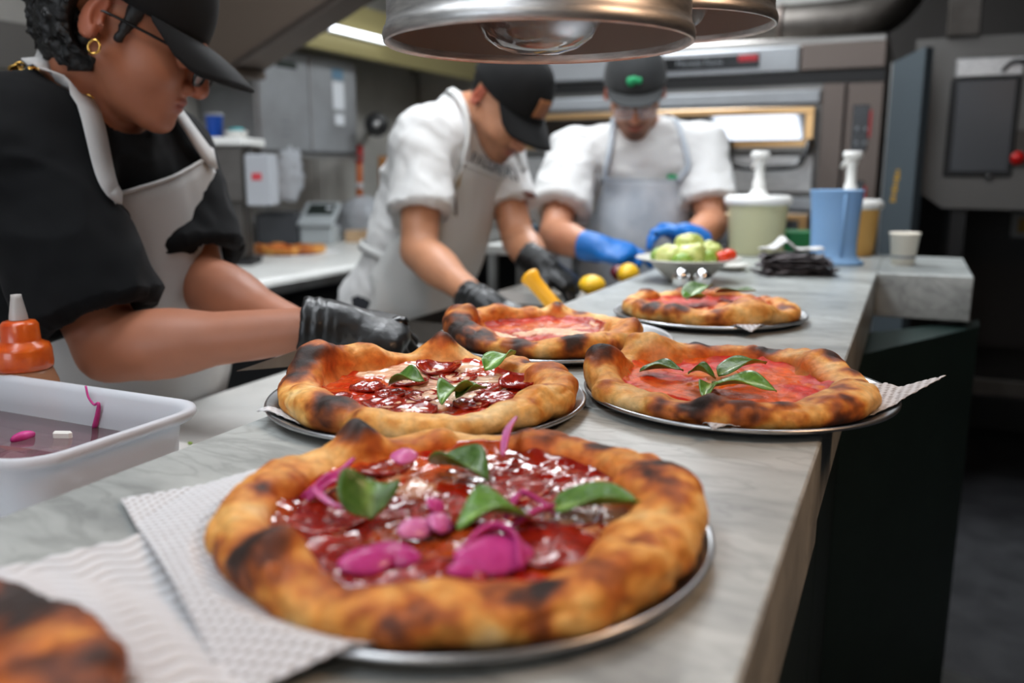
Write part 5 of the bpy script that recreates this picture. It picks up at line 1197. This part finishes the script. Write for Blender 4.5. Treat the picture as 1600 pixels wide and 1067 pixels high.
# pizza 2: cupped salami
root, D = pizza('salami pizza with cupped red slices and folded basil in the middle', PZ[2][0]+.002, PZ[2][1], zc, .141, 23,
    bumps=((158, 15, .030, .004, .3, .002), (132, 12, .016, .004, .1, .0), (88, 9, .022, -.006, .5, -.004), (228, 18, .008, .014, .2, .004), (330, 30, .002, .004, 0, 0), (8, 20, .008, .008, .2, 0), (185, 15, .004, .004, .1, .004), (290, 20, -.004, 0, 0, 0)), w=.031, h=.024, toast=.29, charring=.2, n=340, m=48,
    spots=((236, .75, .020, .45, .95), (150, 2.2, .016, .5, .85), (172, 1.5, .022, .2, .8), (37, 1.1, .012, .35, .7), (0, 1.0, .012, .5, .8), (336, .9, .011, .5, .75), (86, 1.7, .013, .5, 1.0), (310, 1.0, .011, .75, .7), (350, .5, .01, .3, .6), (318, .5, .012, .2, .35)))
sauce(root, D, red=(196, 48, 20), oil=(214, 92, 30), cheese=(244, 214, 178), cheesy=.50, oily=.2, rough=.14, n=260, m=80)
zt = COUNTER+.017
for i, (p, r, c_) in enumerate((((-0.4374,0.7748,1.1250), .026, .75), ((-0.4424,0.7235,1.1220), .021, .4), ((-0.4671,0.6864,1.1200), .019, .3), ((-0.4736,0.6381,1.1200), .020, .2), ((-0.4203,0.6401,1.1200), .022, .3), ((-0.4004,0.6792,1.1200), .020, .3), ((-0.4045,0.7558,1.1200), .021, .4), ((-0.3643,0.7277,1.1200), .020, .3), ((-0.3355,0.7577,1.1200), .024, .6), ((-0.3347,0.6989,1.1200), .022, .3), ((-0.3823,0.6294,1.1200), .023, .35), ((-0.4254,0.7587,1.1200), .018, .3), ((-0.3501,0.6770,1.1200), .018, .2), ((-0.4365,0.6785,1.1200), .016, .2))):
    salami(root, p[0], p[1], zt, r*.92, i+20, cup=c_)
BL((-0.4090,0.6966,1.1250), (-0.4440,0.6882,1.1220), .022, z=COUNTER+.024, arch=.012, fold=.5, curl=.1, tone=0, twist=.7)
BL((-0.3662,0.8167,1.1300), (-0.3854,0.7776,1.1300), .028, z=COUNTER+.026, arch=.012, fold=.35, curl=.4, tone=.5, twist=-.9)
BL((-0.3599,0.6409,1.1220), (-0.3619,0.6883,1.1220), .024, z=COUNTER+.024, arch=.016, fold=.5, curl=-.1, tone=.25, twist=.4)
BL((-0.3425,0.6972,1.1220), (-0.3630,0.6728,1.1220), .016, z=COUNTER+.024, arch=.008, fold=.5, curl=.2, tone=0, twist=-.4)

# pizza 3: margherita
root, D = pizza('pizza with bright tomato sauce and a sprig of basil, over the counter edge', PZ[3][0]-.010, PZ[3][1]-.002, zc, .140, 37,
    bumps=((172, 13, .026, .010, .5, .006), (118, 14, .018, .004, .1, 0), (92, 8, .008, .004, .2, 0), (55, 12, .004, .0, .1, 0), (20, 12, .010, .004, .3, 0), (357, 14, .004, .008, .2, 0), (270, 50, .000, .004, .1, .004), (318, 24, .005, .010, .1, .004), (225, 30, -.002, .004, 0, 0)), w=.031, h=.024, toast=.25, charring=.15, n=340, m=48,
    spots=((171, 1.4, .022, .5, 1.0), (246, .7, .016, .25, .8), (262, .45, .018, .15, .55), (278, .8, .014, .4, .8), (232, .45, .014, .15, .5), (17, 1.3, .016, .5, .9), (357, 1.1, .013, .4, .85), (338, 1.0, .011, .4, .7), (91, 1.2, .013, .5, .85), (54, 1.1, .012, .5, .8), (314, 1.0, .012, .7, .6), (300, .3, .02, .1, .3)))
sauce(root, D, red=(214, 46, 22), oil=(236, 110, 26), cheese=(240, 138, 48), cheesy=.30, oily=.6, rough=.48, mt='sauce_matte', amp=.0018, n=260, m=80)
BL((-0.1978,0.8580,1.1250), (-0.2425,0.8537,1.1250), .024, z=COUNTER+.022, arch=.010, fold=.25, curl=.05, tone=-.1)
BL((-0.1884,0.8375,1.1250), (-0.1622,0.8435,1.1250), .022, z=COUNTER+.024, arch=.014, fold=.3, curl=.05, tone=-.2, twist=.4)
BL((-0.1210,0.8979,1.1280), (-0.1610,0.8500,1.1250), .024, z=COUNTER+.026, arch=.014, fold=.3, curl=.1, tone=.1, twist=-.3)
BL((-0.0994,0.8080,1.1220), (-0.1592,0.8104,1.1250), .030, z=COUNTER+.024, arch=.014, fold=.2, curl=-.05, tone=.75, twist=.35)
BL((-0.1579,0.7712,1.1220), (-0.1635,0.8311,1.1250), .014, z=COUNTER+.022, arch=.006, fold=.4, curl=-.1, tone=.6)

# pizza 4: heavily charred
root, D = pizza('heavily charred tomato and cheese pizza beside the yellow handled tool', PZ[4][0]-.012, PZ[4][1]-.004, zc, .130, 53,
    bumps=((175, 20, .018, .010, .6, .004), (210, 16, .010, .010, .6, .004), (250, 12, .002, .006, .3, 0), (78, 7, .014, .0, .5, 0), (130, 30, .010, 0, .1, 0), (0, 30, .006, .014, .0, 0), (290, 20, .002, .004, .1, 0)), w=.033, h=.024, toast=.36, charring=.3, n=280, m=42,
    spots=((168, 1.4, .026, .35, 1.0), (200, .9, .026, .35, 1.0), (226, .8, .020, .35, .95), (212, .4, .02, .1, .9), (285, .9, .014, .4, .95), (78, 1.6, .011, .5, .9), (252, .7, .018, .25, .85), (60, 1.0, .010, .5, .6), (310, .4, .012, .2, .5), (150, 1.3, .012, .4, .8)))
sauce(root, D, red=(190, 50, 22), oil=(214, 110, 50), cheese=(244, 206, 168), cheesy=.60, oily=.25, rough=.34, mt='sauce_matte', n=200, m=60)

# pizza 5: farthest, folded crust
root, D = pizza('pizza with basil and a folded bulging crust farthest along the counter', PZ[5][0], PZ[5][1], zc, .136, 71,
    bumps=((285, 22, .016, .022, .0, -.006), (234, 8, .006, .006, .5, 0), (216, 8, .006, .006, .5, 0), (136, 10, .008, 0, .4, 0), (330, 14, .002, .006, .1, .004), (75, 12, .006, 0, .2, 0), (200, 20, .004, 0, .1, 0)), w=.032, h=.025, toast=.28, charring=.15, n=260, m=42,
    spots=((235, .9, .017, .4, 1.0), (216, .9, .016, .4, 1.0), (136, 1.3, .012, .5, .95), (328, .8, .016, .4, .8), (75, 1.2, .010, .5, .6), (262, .8, .010, .5, .4), (190, 1.2, .01, .4, .5)))
sauce(root, D, red=(206, 52, 22), oil=(222, 106, 40), cheese=(234, 144, 80), cheesy=.3, oily=.5, rough=.46, mt='sauce_matte', n=180, m=54)
BL((-0.2844,1.4128,1.1300), (-0.3089,1.3379,1.1300), .034, z=COUNTER+.028, arch=.020, fold=.3, tone=-.1)
BL((-0.3062,1.3021,1.1250), (-0.2911,1.3681,1.1250), .024, z=COUNTER+.026, arch=.008, fold=.4, tone=.4)
BL((-0.2060,1.3696,1.1300), (-0.2795,1.4403,1.1300), .030, z=COUNTER+.028, arch=.012, fold=.2, tone=-.25)

# pizza 6: corner of another pizza
root, D = pizza('browned pizza cut off by the bottom left corner of the picture', PZ[6][0], PZ[6][1], zc+.002, .150, 83,
    bumps=((112, 22, .014, .006, .8, .004), (70, 26, .006, .008, .3, 0), (30, 30, .004, .006, .2, 0), (150, 20, .010, 0, .6, 0)), w=.046, h=.030, toast=.62, charring=.35, n=260, m=44, spots=((116, 1.2, .036, .4, 1.0), (60, .8, .02, .2, .6)))
sauce(root, D, red=(170, 38, 16), oil=(220, 120, 24), cheese=(240, 190, 120), cheesy=.3, oily=.4, rough=.15, n=200, m=60)

# ------------------------------------------------------------------ container of pickled onions, bottle, board
bd = tag(mesh('cutting_board', *rotz(box((-1.02, .30, WT+.0005), (-.555, .845, WT+.014), .005), 0, (0, 0, 0)), 'white_plastic', smooth=False), 'white cutting board on the lower worktop under the onion container', 'board')
cz = WT+.0145; x0, x1, y0, y1, zr = -1.005, -.648, .452, .645, 1.092
ctn = thing('onion_container', 'translucent white plastic container of pickled pink onions', 'container', ((x0+x1)/2, (y0+y1)/2, cz))
def rrect(x0, x1, y0, y1, r, k=8):
    P = []
    for cx_, cy_, a in ((x1-r, y1-r, 0), (x0+r, y1-r, 90), (x0+r, y0+r, 180), (x1-r, y0+r, 270)):
        for t in np.linspace(0, 90, k): P.append((cx_+r*math.cos(math.radians(a+t)), cy_+r*math.sin(math.radians(a+t))))
    return np.array(P)
def loft(rings, cap0=True, cap1=True):
    V = []; F = []; n = len(rings[0][0])
    for p, z in rings: V.append(np.c_[p, np.full(n, z)])
    for i in range(len(rings)-1):
        for j in range(n): q = (j+1) % n; F.append((i*n+j, i*n+q, (i+1)*n+q, (i+1)*n+j))
    if cap0: F.append(tuple(range(n))[::-1])
    if cap1: F.append(tuple(range((len(rings)-1)*n, len(rings)*n)))
    return np.vstack(V), F
RR = lambda g, r: rrect(x0-g, x1+g, y0-g, y1+g, r)
mesh('tub', *loft([(RR(-.016, .03), cz), (RR(-.010, .034), cz+.004), (RR(-.003, .036), zr-.030), (RR(-.001, .036), zr-.012), (RR(.009, .042), zr-.0115), (RR(.0125, .044), zr-.006), (RR(.0115, .044), zr-.001), (RR(.008, .042), zr), (RR(.003, .038), zr-.001), (RR(-.0015, .036), zr-.006), (RR(-.0055, .034), zr-.030), (RR(-.0125, .032), cz+.006), (RR(-.019, .028), cz+.003)]), 'plastic_clear', ctn)
zb_ = zr-.040
mesh('brine', *loft([(RR(-.0195, .03), cz+.0035), (RR(-.0135, .032), cz+.0068), (RR(-.0072, .034), zb_)]), 'onion_brine', ctn)
for i in range(16):
    a = rnd.uniform(0, 6.3); px_, py_ = rnd.uniform(x0+.05, x1-.04), rnd.uniform(y0+.035, y1-.035); pz_ = cz+.010+rnd.random()*.045
    pts = [(px_+.02*math.cos(a+t*1.3)-.02, py_+.02*math.sin(a+t*1.3), pz_+.004*math.sin(3*t)) for t in np.linspace(0, 2, 5)]
    P_ = spline(pts, 14); P_[:, 0] = np.clip(P_[:, 0], x0+.022, x1-.022); P_[:, 1] = np.clip(P_[:, 1], y0+.022, y1-.022)
    s_ = tag(mesh('onion_slice', *ribbon(P_, np.tile([0, .3, 1.], (14, 1)), .008, .002), 'onion' if i % 3 else 'onion_pale'), 'pink pickled onion slice sunk in the brine of the plastic container', 'onion', 'onion slices in the brine')
wy = y1-.0035
P_ = spline([(-0.8025,0.6400,1.0963), (-0.7964,0.6370,1.0854), (-0.7887,0.6370,1.0777), (-0.7816,0.6370,1.0799), (-0.7840,0.6370,1.0689), (-0.7911,0.6370,1.0514)], 26); tag(mesh('onion_strand', *tube(P_, np.interp(np.linspace(0, 1, 26), [0, .55, .7, 1], [.0012, .0014, .0022, .0032]), 8), 'onion'), 'thin pink onion strand stuck inside the far wall of the plastic container', 'onion')
c_ = np.array((-0.8235,0.5760,1.0530)); V, F = ball((0, 0, 0), (.006, .014, .006), 14, 10); tag(mesh('onion_piece', V+c_+[0, 0, .001], F, 'onion'), 'small pink onion piece floating at the brine surface in the plastic container', 'onion')
c_ = np.array((-0.7897,0.5963,1.0530)); tag(mesh('onion_piece', *rotz(box(c_-[.010, .003, .004], c_+[.010, .003, .006], .002), .4, c_), 'white_plastic', smooth=False), 'small pale scrap standing at the brine surface in the plastic container', 'scrap')
tag(mesh('herb_crumb', *ball(np.array((-0.8581,0.8362,0.9665)), (.004, .003, .0018), 10, 6), 'lettuce'), 'tiny green herb crumb on the corner of the white board', 'crumb')
bc = np.array([-.925, .705, WT]); bc = np.array([(-0.9570,0.6808,1.1050)[0], (-0.9570,0.6808,1.1050)[1], WT+.0005])
bt = thing('squeeze_bottle', 'squeeze bottle of orange red sauce beside the onion container', 'bottle', tuple(bc)); RB = .036
mesh('sauce_fill', *lathe([(0, .002), (RB*.92, .002), (RB*.98, .008), (RB*.98, .112), (0, .112)], 40, bc), 'sauce_bottle', bt)
mesh('bottle_wall', *lathe([(0, 0), (RB, 0), (RB*1.04, .006), (RB*1.04, .112), (RB*1.02, .126), (RB*.9, .138), (RB*.86, .142), (RB*.84, .142), (RB*.86, .136), (RB*.99, .125), (RB*1.0, .112), (RB*1.0, .003), (0, .0015)], 40, bc), 'bottle_clear', bt)
mesh('screw_cap', *lathe([(RB*.84, .1425), (RB*.90, .144), (RB*.92, .150), (RB*.90, .166), (RB*.84, .172), (RB*.62, .176), (RB*.60, .178), (RB*.58, .196), (RB*.5, .200), (.008, .202), (0, .202)], 40, bc), 'sauce_bottle', bt)
mesh('nozzle', *lathe([(.0105, .2022), (.0098, .208), (.0062, .228), (.0058, .232), (.004, .232), (.003, .226), (0, .226)], 24, bc), 'nozzle', bt)
# ------------------------------------------------------------------ yellow handled cutter, lemons and trays on the worktop
h0, h1 = np.array((-0.6406,1.4811,1.1345)), np.array((-0.5777,1.4737,1.0718)); hd_ = nrm(h1-h0)
yt = thing('pizza_cutter', 'yellow handled tool standing tilted behind the charred pizza', 'tool', (h1[0], h1[1], WT))
L_ = (h1-h0); mesh('handle', *tube([h0-hd_*.004, h0, h0+hd_*.006, h0+hd_*.016, h0+L_*.5, h1, h1+hd_*.008, h1+hd_*.010], [.011, .0180, .0188, .0150, .0140, .0150, .0150, .009], 22), 'yellow_plastic', yt)
wc = np.array([h1[0]-.006, h1[1]-.004, WT+.036])
mesh('shank', *tube(spline([h1+hd_*.011, h1+hd_*.018-[.004, 0, .006], wc+[0, 0, .03], wc+[0, 0, .012]], 14), .0045, 10), 'steel', yt)
ax_ = np.array([.9, .4, 0]); mesh('wheel', *lathe([(0, -.0008), (.033, -.0008), (.0345, 0), (.033, .0008), (0, .0008)], 40, wc, ax_), 'steel', yt)
mesh('axle', *lathe([(0, -.006), (.006, -.006), (.006, .006), (0, .006)], 16, wc, ax_), 'chrome', yt)
def tray(label, lo, hi, m='steel_dark', wall=.004, name='tray', cat='tray'):
    t = thing(name, label, cat, ((lo[0]+hi[0])/2, (lo[1]+hi[1])/2, lo[2])); lo = np.array(lo); hi = np.array(hi); k = wall
    mesh('base', *box(lo, (hi[0], hi[1], lo[2]+k)), m, t, smooth=False)
    for a, b in (((lo[0], lo[1], lo[2]+k), (hi[0], lo[1]+k, hi[2])), ((lo[0], hi[1]-k, lo[2]+k), hi), ((lo[0], lo[1]+k, lo[2]+k), (lo[0]+k, hi[1]-k, hi[2])), ((hi[0]-k, lo[1]+k, lo[2]+k), (hi[0], hi[1]-k, hi[2]))): mesh('wall', *box(a, b), m, t, smooth=False)
    return t
tray('dark steel tray on the worktop in front of the man with the brown cap patch', (-1.0, 1.62, WT+.0005), (-.70, 1.95, WT+.05))
tray('white plastic tray behind the black glove on the worktop', (-.94, 1.98, WT+.0005), (-.72, 2.19, WT+.075), 'white_plastic')
tray('dark tray of lemons and fruit against the back of the counter', (-.69, 1.62, WT+.0005), (-.545, 2.18, WT+.06))
LM = [('yellow lemon lying nearest the counter beside the blue glove', (-0.6000,1.9886,1.0846), (.026, .030, .026), 'lemon', 'lemon'), ('cut lemon lying in the tray left of the whole one', (-0.6200,1.7831,1.0817), (.030, .026, .022), 'lemon', 'lemon'), ('dark red radish beside the yellow lemon', (-0.6300,2.0027,1.0848), (.020, .020, .019), 'radish', 'radish')]
for i, (lb, p, r, m, kind) in enumerate(LM):
    p = np.array(p); V, F = ball((0, 0, 0), r, 20, 14); V[:, 1] *= 1+.18*(np.abs(V[:, 1])/r[1])**6; tag(mesh(kind, V+p, F, m), lb, kind)
    st_ = np.array([p[0], p[1], WT+.005]); V, F = ball((0, 0, 0), (.033, .033, .036 if i != 1 else .026), 18, 12); tag(mesh('lemon', V+st_+[0, 0, .0365 if i != 1 else .0265], F, 'lemon'), ['yellow lemon under the topmost lemon in the dark tray', 'yellow lemon under the cut lemon in the dark tray', 'yellow lemon under the dark red radish'][i], 'lemon')
for i, (px_, m, lb) in enumerate(((0, 'label_blue', 'blue printed packet on the worktop between the two men in white'), (1, 'green_plastic', 'green packet on the worktop between the two men in white'))):
    p = np.array([(-1.0205,2.4068,1.1393), (-1.0349,2.5124,1.1400)][i]); t = tag(mesh('packet', *obox(p[0], p[1], p[2]-.03, p[2]+.03, .05, .03, .2, .004), m, smooth=False), lb, 'packet')
ss = thing('side_stand', 'white side stand holding packets behind the men in white', 'stand', (-1.09, 2.42, 0))
sp = (np.array((-1.0205,2.4068,1.1393))+np.array((-1.0349,2.5124,1.1400)))/2; zt_ = sp[2]-.0305
mesh('top', *box((sp[0]-.13, sp[1]-.12, zt_-.03), (sp[0]+.10, sp[1]+.13, zt_), .004), 'white_top', ss, smooth=False)
for dx in (-.11, .08):
    for dy in (-.10, .11): mesh('leg', *box((sp[0]+dx-.012, sp[1]+dy-.012, 0), (sp[0]+dx+.012, sp[1]+dy+.012, zt_-.031)), 'steel', ss, smooth=False)
# ------------------------------------------------------------------ salad bowl, shakers, tubs, cups at the far end of the pass
bc = np.array((-0.4150,1.8025,1.1000)); bc[2] = COUNTER+.0003
bw = thing('salad_bowl', 'wide shallow white bowl of green salad on the counter', 'bowl', tuple(bc))
mesh('bowl', *lathe([(0, 0), (.040, 0), (.044, .004), (.050, .010), (.072, .030), (.080, .040), (.108, .046), (.110, .048), (.108, .0495), (.078, .044), (.068, .033), (.046, .013), (.030, .008), (0, .007)], 64, bc), 'ceramic', bw)
sal = [((-.040, -.015, .052), .026, 'cucumber', 'pale green vegetable chunk at the left of the salad'), ((.002, -.030, .056), .030, 'cucumber', 'large pale green chunk in the middle front of the salad'), ((.0, .012, .076), .026, 'cucumber', 'pale green chunk on the top of the salad heap'),
       ((.046, .0, .060), .024, 'cucumber', 'pale green chunk right of the top of the salad'), ((-.055, .02, .050), .020, 'lettuce', 'darker green leaf lump at the back left of the salad'), ((.030, -.026, .048), .020, 'lettuce', 'darker green leaf lump in the front of the salad beside the tomato'), ((-.020, -.045, .046), .018, 'lettuce', 'darker green leaf lump at the front left rim of the salad'),
       ((.026, .03, .060), .024, 'lettuce', 'darker green leaf lump at the back of the salad'), ((.066, -.018, .050), .0165, 'tomato', 'red orange tomato half at the right of the salad'), ((.084, -.004, .054), .0145, 'tomato', 'red orange tomato half at the far right rim of the salad'), ((-.012, .045, .062), .014, 'tomato', 'red tomato peeping out behind the salad')]
ca, sa = math.cos(YAW), math.sin(YAW)
for i, (o, r, m, lb) in enumerate(sal):
    V, F = ball((0, 0, 0), (r*1.15, r, r*.85), 26, 18); V = V*(1+(.42 if m != 'tomato' else .04)*fbm(V+i, 45, i)[:, None]); p = bc+[o[0]*ca-o[1]*sa, o[0]*sa+o[1]*ca, o[2]]
    tag(mesh({'cucumber': 'cucumber_chunk', 'lettuce': 'lettuce_lump', 'tomato': 'tomato_half'}[m], V+p, F, m), lb, {'cucumber': 'cucumber', 'lettuce': 'lettuce', 'tomato': 'tomato'}[m], 'salad in the white bowl')
sv = tag(mesh('saucer', *lathe([(0, 0), (.026, 0), (.03, .003), (.046, .012), (.047, .0135), (.045, .0138), (.028, .006), (0, .005)], 44, np.array((-0.3703,2.0335,1.1000))+[0, 0, .0003]), 'ceramic'), 'small pale saucer right of the salad bowl', 'saucer')
for i, px_ in enumerate((1064, 1097)):
    c_ = np.array([(-0.4003,1.6859,1.1000), (-0.3602,1.6937,1.1000)][i]); c_[2] = COUNTER+.0003; t = thing('salt_shaker', ['small round chrome shaker left of its twin before the bowl', 'small round chrome shaker right of its twin before the bowl'][i], 'shaker', tuple(c_), 'chrome shakers')
    mesh('body', *lathe([(0, 0), (.011, 0), (.0155, .006), (.0175, .015), (.0172, .021)], 32, c_), 'chrome', t); mesh('lid', *lathe([(.0174, .0212), (.0168, .026), (.013, .033), (.007, .0365), (0, .0375)], 32, c_), 'chrome', t)
def pump_tub(label, c, R, H, m, pump_h, sq=.9):
    t = thing('sauce_tub', label, 'tub', tuple(c)); c = np.array(c)
    mesh('tub', *lathe([(0, 0), (R*.80, 0), (R*.84, .004), (R*.95, H-.012), (R*.96, H-.010), (0, H-.010)], 56, c), m, t)
    mesh('lid', *lathe([(R*.93, H-.012), (R*1.04, H-.012), (R*1.07, H-.004), (R*1.05, H+.006), (R*.95, H+.012), (R*.3, H+.014), (R*.26, H+.024), (R*.14, H+.03), (0, H+.03)], 56, c), 'white_plastic', t)
    pp_ = mesh('pump', *lathe([(.017, H+.026), (.0165, H+.05), (.013, H+.055), (.0125, pump_h-.03), (.016, pump_h-.026), (.016, pump_h-.014), (0, pump_h-.014)], 28, c), 'white_plastic', t)
    mesh('pump_head', *lathe([(0, pump_h-.0138), (.020, pump_h-.0138), (.0255, pump_h-.008), (.0255, pump_h+.002), (.020, pump_h+.006), (0, pump_h+.006)], 28, c), 'white_plastic', t)
    d_ = nrm((-.41, .91, 0)); mesh('spout', *tube([c+[0, 0, pump_h-.022]+d_*.014, c+[0, 0, pump_h-.024]+d_*.05, c+[0, 0, pump_h-.036]+d_*.075], [.008, .0065, .005], 12), 'white_plastic', pp_)
tc_ = np.array([(-0.3810,2.4655,1.0997)[0], (-0.3810,2.4655,1.0997)[1], COUNTER+.0003]); pump_tub('white lidded tub of pale green sauce with a tall white pump', tc_, .085, .148, 'tub_cream', .272)
tc_ = np.array([(-0.1515,2.5477,1.0998)[0], (-0.1515,2.5477,1.0998)[1], COUNTER+.0003]); pump_tub('white lidded tub of orange sauce with a white pump behind the blue jug', tc_, .083, .138, 'tub_orange', .272)
# blue jug: round front, flaring foot
jc = np.array((-0.1654,2.2822,1.1000)); jc[2] = COUNTER+.0003; bj = thing('blue_jug', 'tall translucent blue plastic jug with a flared foot', 'jug', tuple(jc))
mesh('jug_body', *lathe([(0, 0), (.074, 0), (.078, .003), (.076, .007), (.064, .014), (.058, .026), (.057, .05), (.0605, .12), (.066, .176), (.068, .180), (.066, .181), (.0635, .176), (.058, .12), (.0545, .05), (.054, .016), (0, .012)], 56, jc, sx=.95, sy=.75), 'blue_plastic', bj)
mesh('pouring_rib', *tube([jc+R_ for R_ in (np.array([.022, -.040, .02]), np.array([.0225, -.0415, .1]), np.array([.024, -.046, .172]))], .0035, 8), 'blue_plastic', bj)
# dark paper stack with a white cloth on it
sc_ = np.array((-0.2254,2.0157,1.1000)); rs_ = np.random.RandomState(5); zz = COUNTER+.0006
for i in range(7):
    w_, d_ = .078-.002*i+rs_.rand()*.008, .055; u = np.linspace(-1, 1, 22); X_, Y_ = np.meshgrid(u*w_, np.linspace(-1, 1, 14)*d_, indexing='ij'); an = (rs_.rand()-.5)*.5+.35
    Z_ = .0045*fbm(np.stack([X_, Y_, 0*X_+i], -1).reshape(-1, 3), 36, i).reshape(X_.shape)+.0042*np.sin(X_*170+i*2+30*Y_)*np.abs(X_/w_)+.0045
    G_ = np.stack([sc_[0]+X_*math.cos(an)-Y_*math.sin(an)+(rs_.rand()-.5)*.012, sc_[1]+X_*math.sin(an)+Y_*math.cos(an)+(rs_.rand()-.5)*.012, zz+Z_], -1); G_[..., 2] = np.maximum(G_[..., 2], zz+.0004)
    tag(mesh('menu_sheet', *sheet(G_, .0012), 'dark_paper'), ['dark crumpled sheet lying lowest in the stack before the blue jug', 'dark crumpled sheet second from the bottom of the stack before the blue jug', 'dark crumpled sheet third from the bottom of the stack', 'dark crumpled sheet in the middle of the stack before the blue jug', 'dark crumpled sheet third from the top of the stack', 'dark crumpled sheet just under the topmost of the stack', 'dark crumpled sheet lying topmost of the stack, under the white cloth'][i], 'menu', 'dark sheets in the stack'); zz += .0062
cc_ = np.array((-0.2543,2.2170,1.1338)); u = np.linspace(-1, 1, 30); X_, Y_ = np.meshgrid(u*.066, np.linspace(-1, 1, 18)*.034, indexing='ij'); q_ = np.stack([X_, Y_, 0*X_], -1).reshape(-1, 3)
Z_ = .010*np.clip(fbm(q_, 22, 4).reshape(X_.shape)+.35, 0, 1)+.020*np.exp(-((X_+.014)/.016)**2)+.004; G_ = np.stack([sc_[0]+X_*.95-Y_*.3-.012, sc_[1]+X_*.3+Y_*.95+.02, zz+.0035+Z_], -1)
tag(mesh('folded_cloth', *sheet(G_, .004), 'white_cotton'), 'crumpled white cloth lying on top of the dark stack', 'cloth')
gp = np.array((-0.2848,2.5850,1.1387)); tag(mesh('sponge', *obox(gp[0], gp[1], COUNTER+.0004, COUNTER+.062, .07, .04, .3, .006), 'green_plastic', smooth=False), 'green sponge between the sauce tub and the blue jug', 'sponge')
uc = np.array((-0.0058,2.3222,1.1000)); uc[2] = COUNTER+.0003; t = thing('paper_cup', 'small cream paper cup standing at the end of the counter', 'cup', tuple(uc))
mesh('cup', *lathe([(0, .003), (.0245, .003), (.0245, 0), (.026, 0), (.0335, .074), (.035, .0745), (.0355, .077), (.0345, .079), (.0328, .0775), (.0325, .074), (.0245, .005), (0, .005)], 40, uc), 'cup_paper', t)
mesh('base_print', *lathe([(.0282, .018), (.0288, .024)], 40, uc), 'text_grey', t)
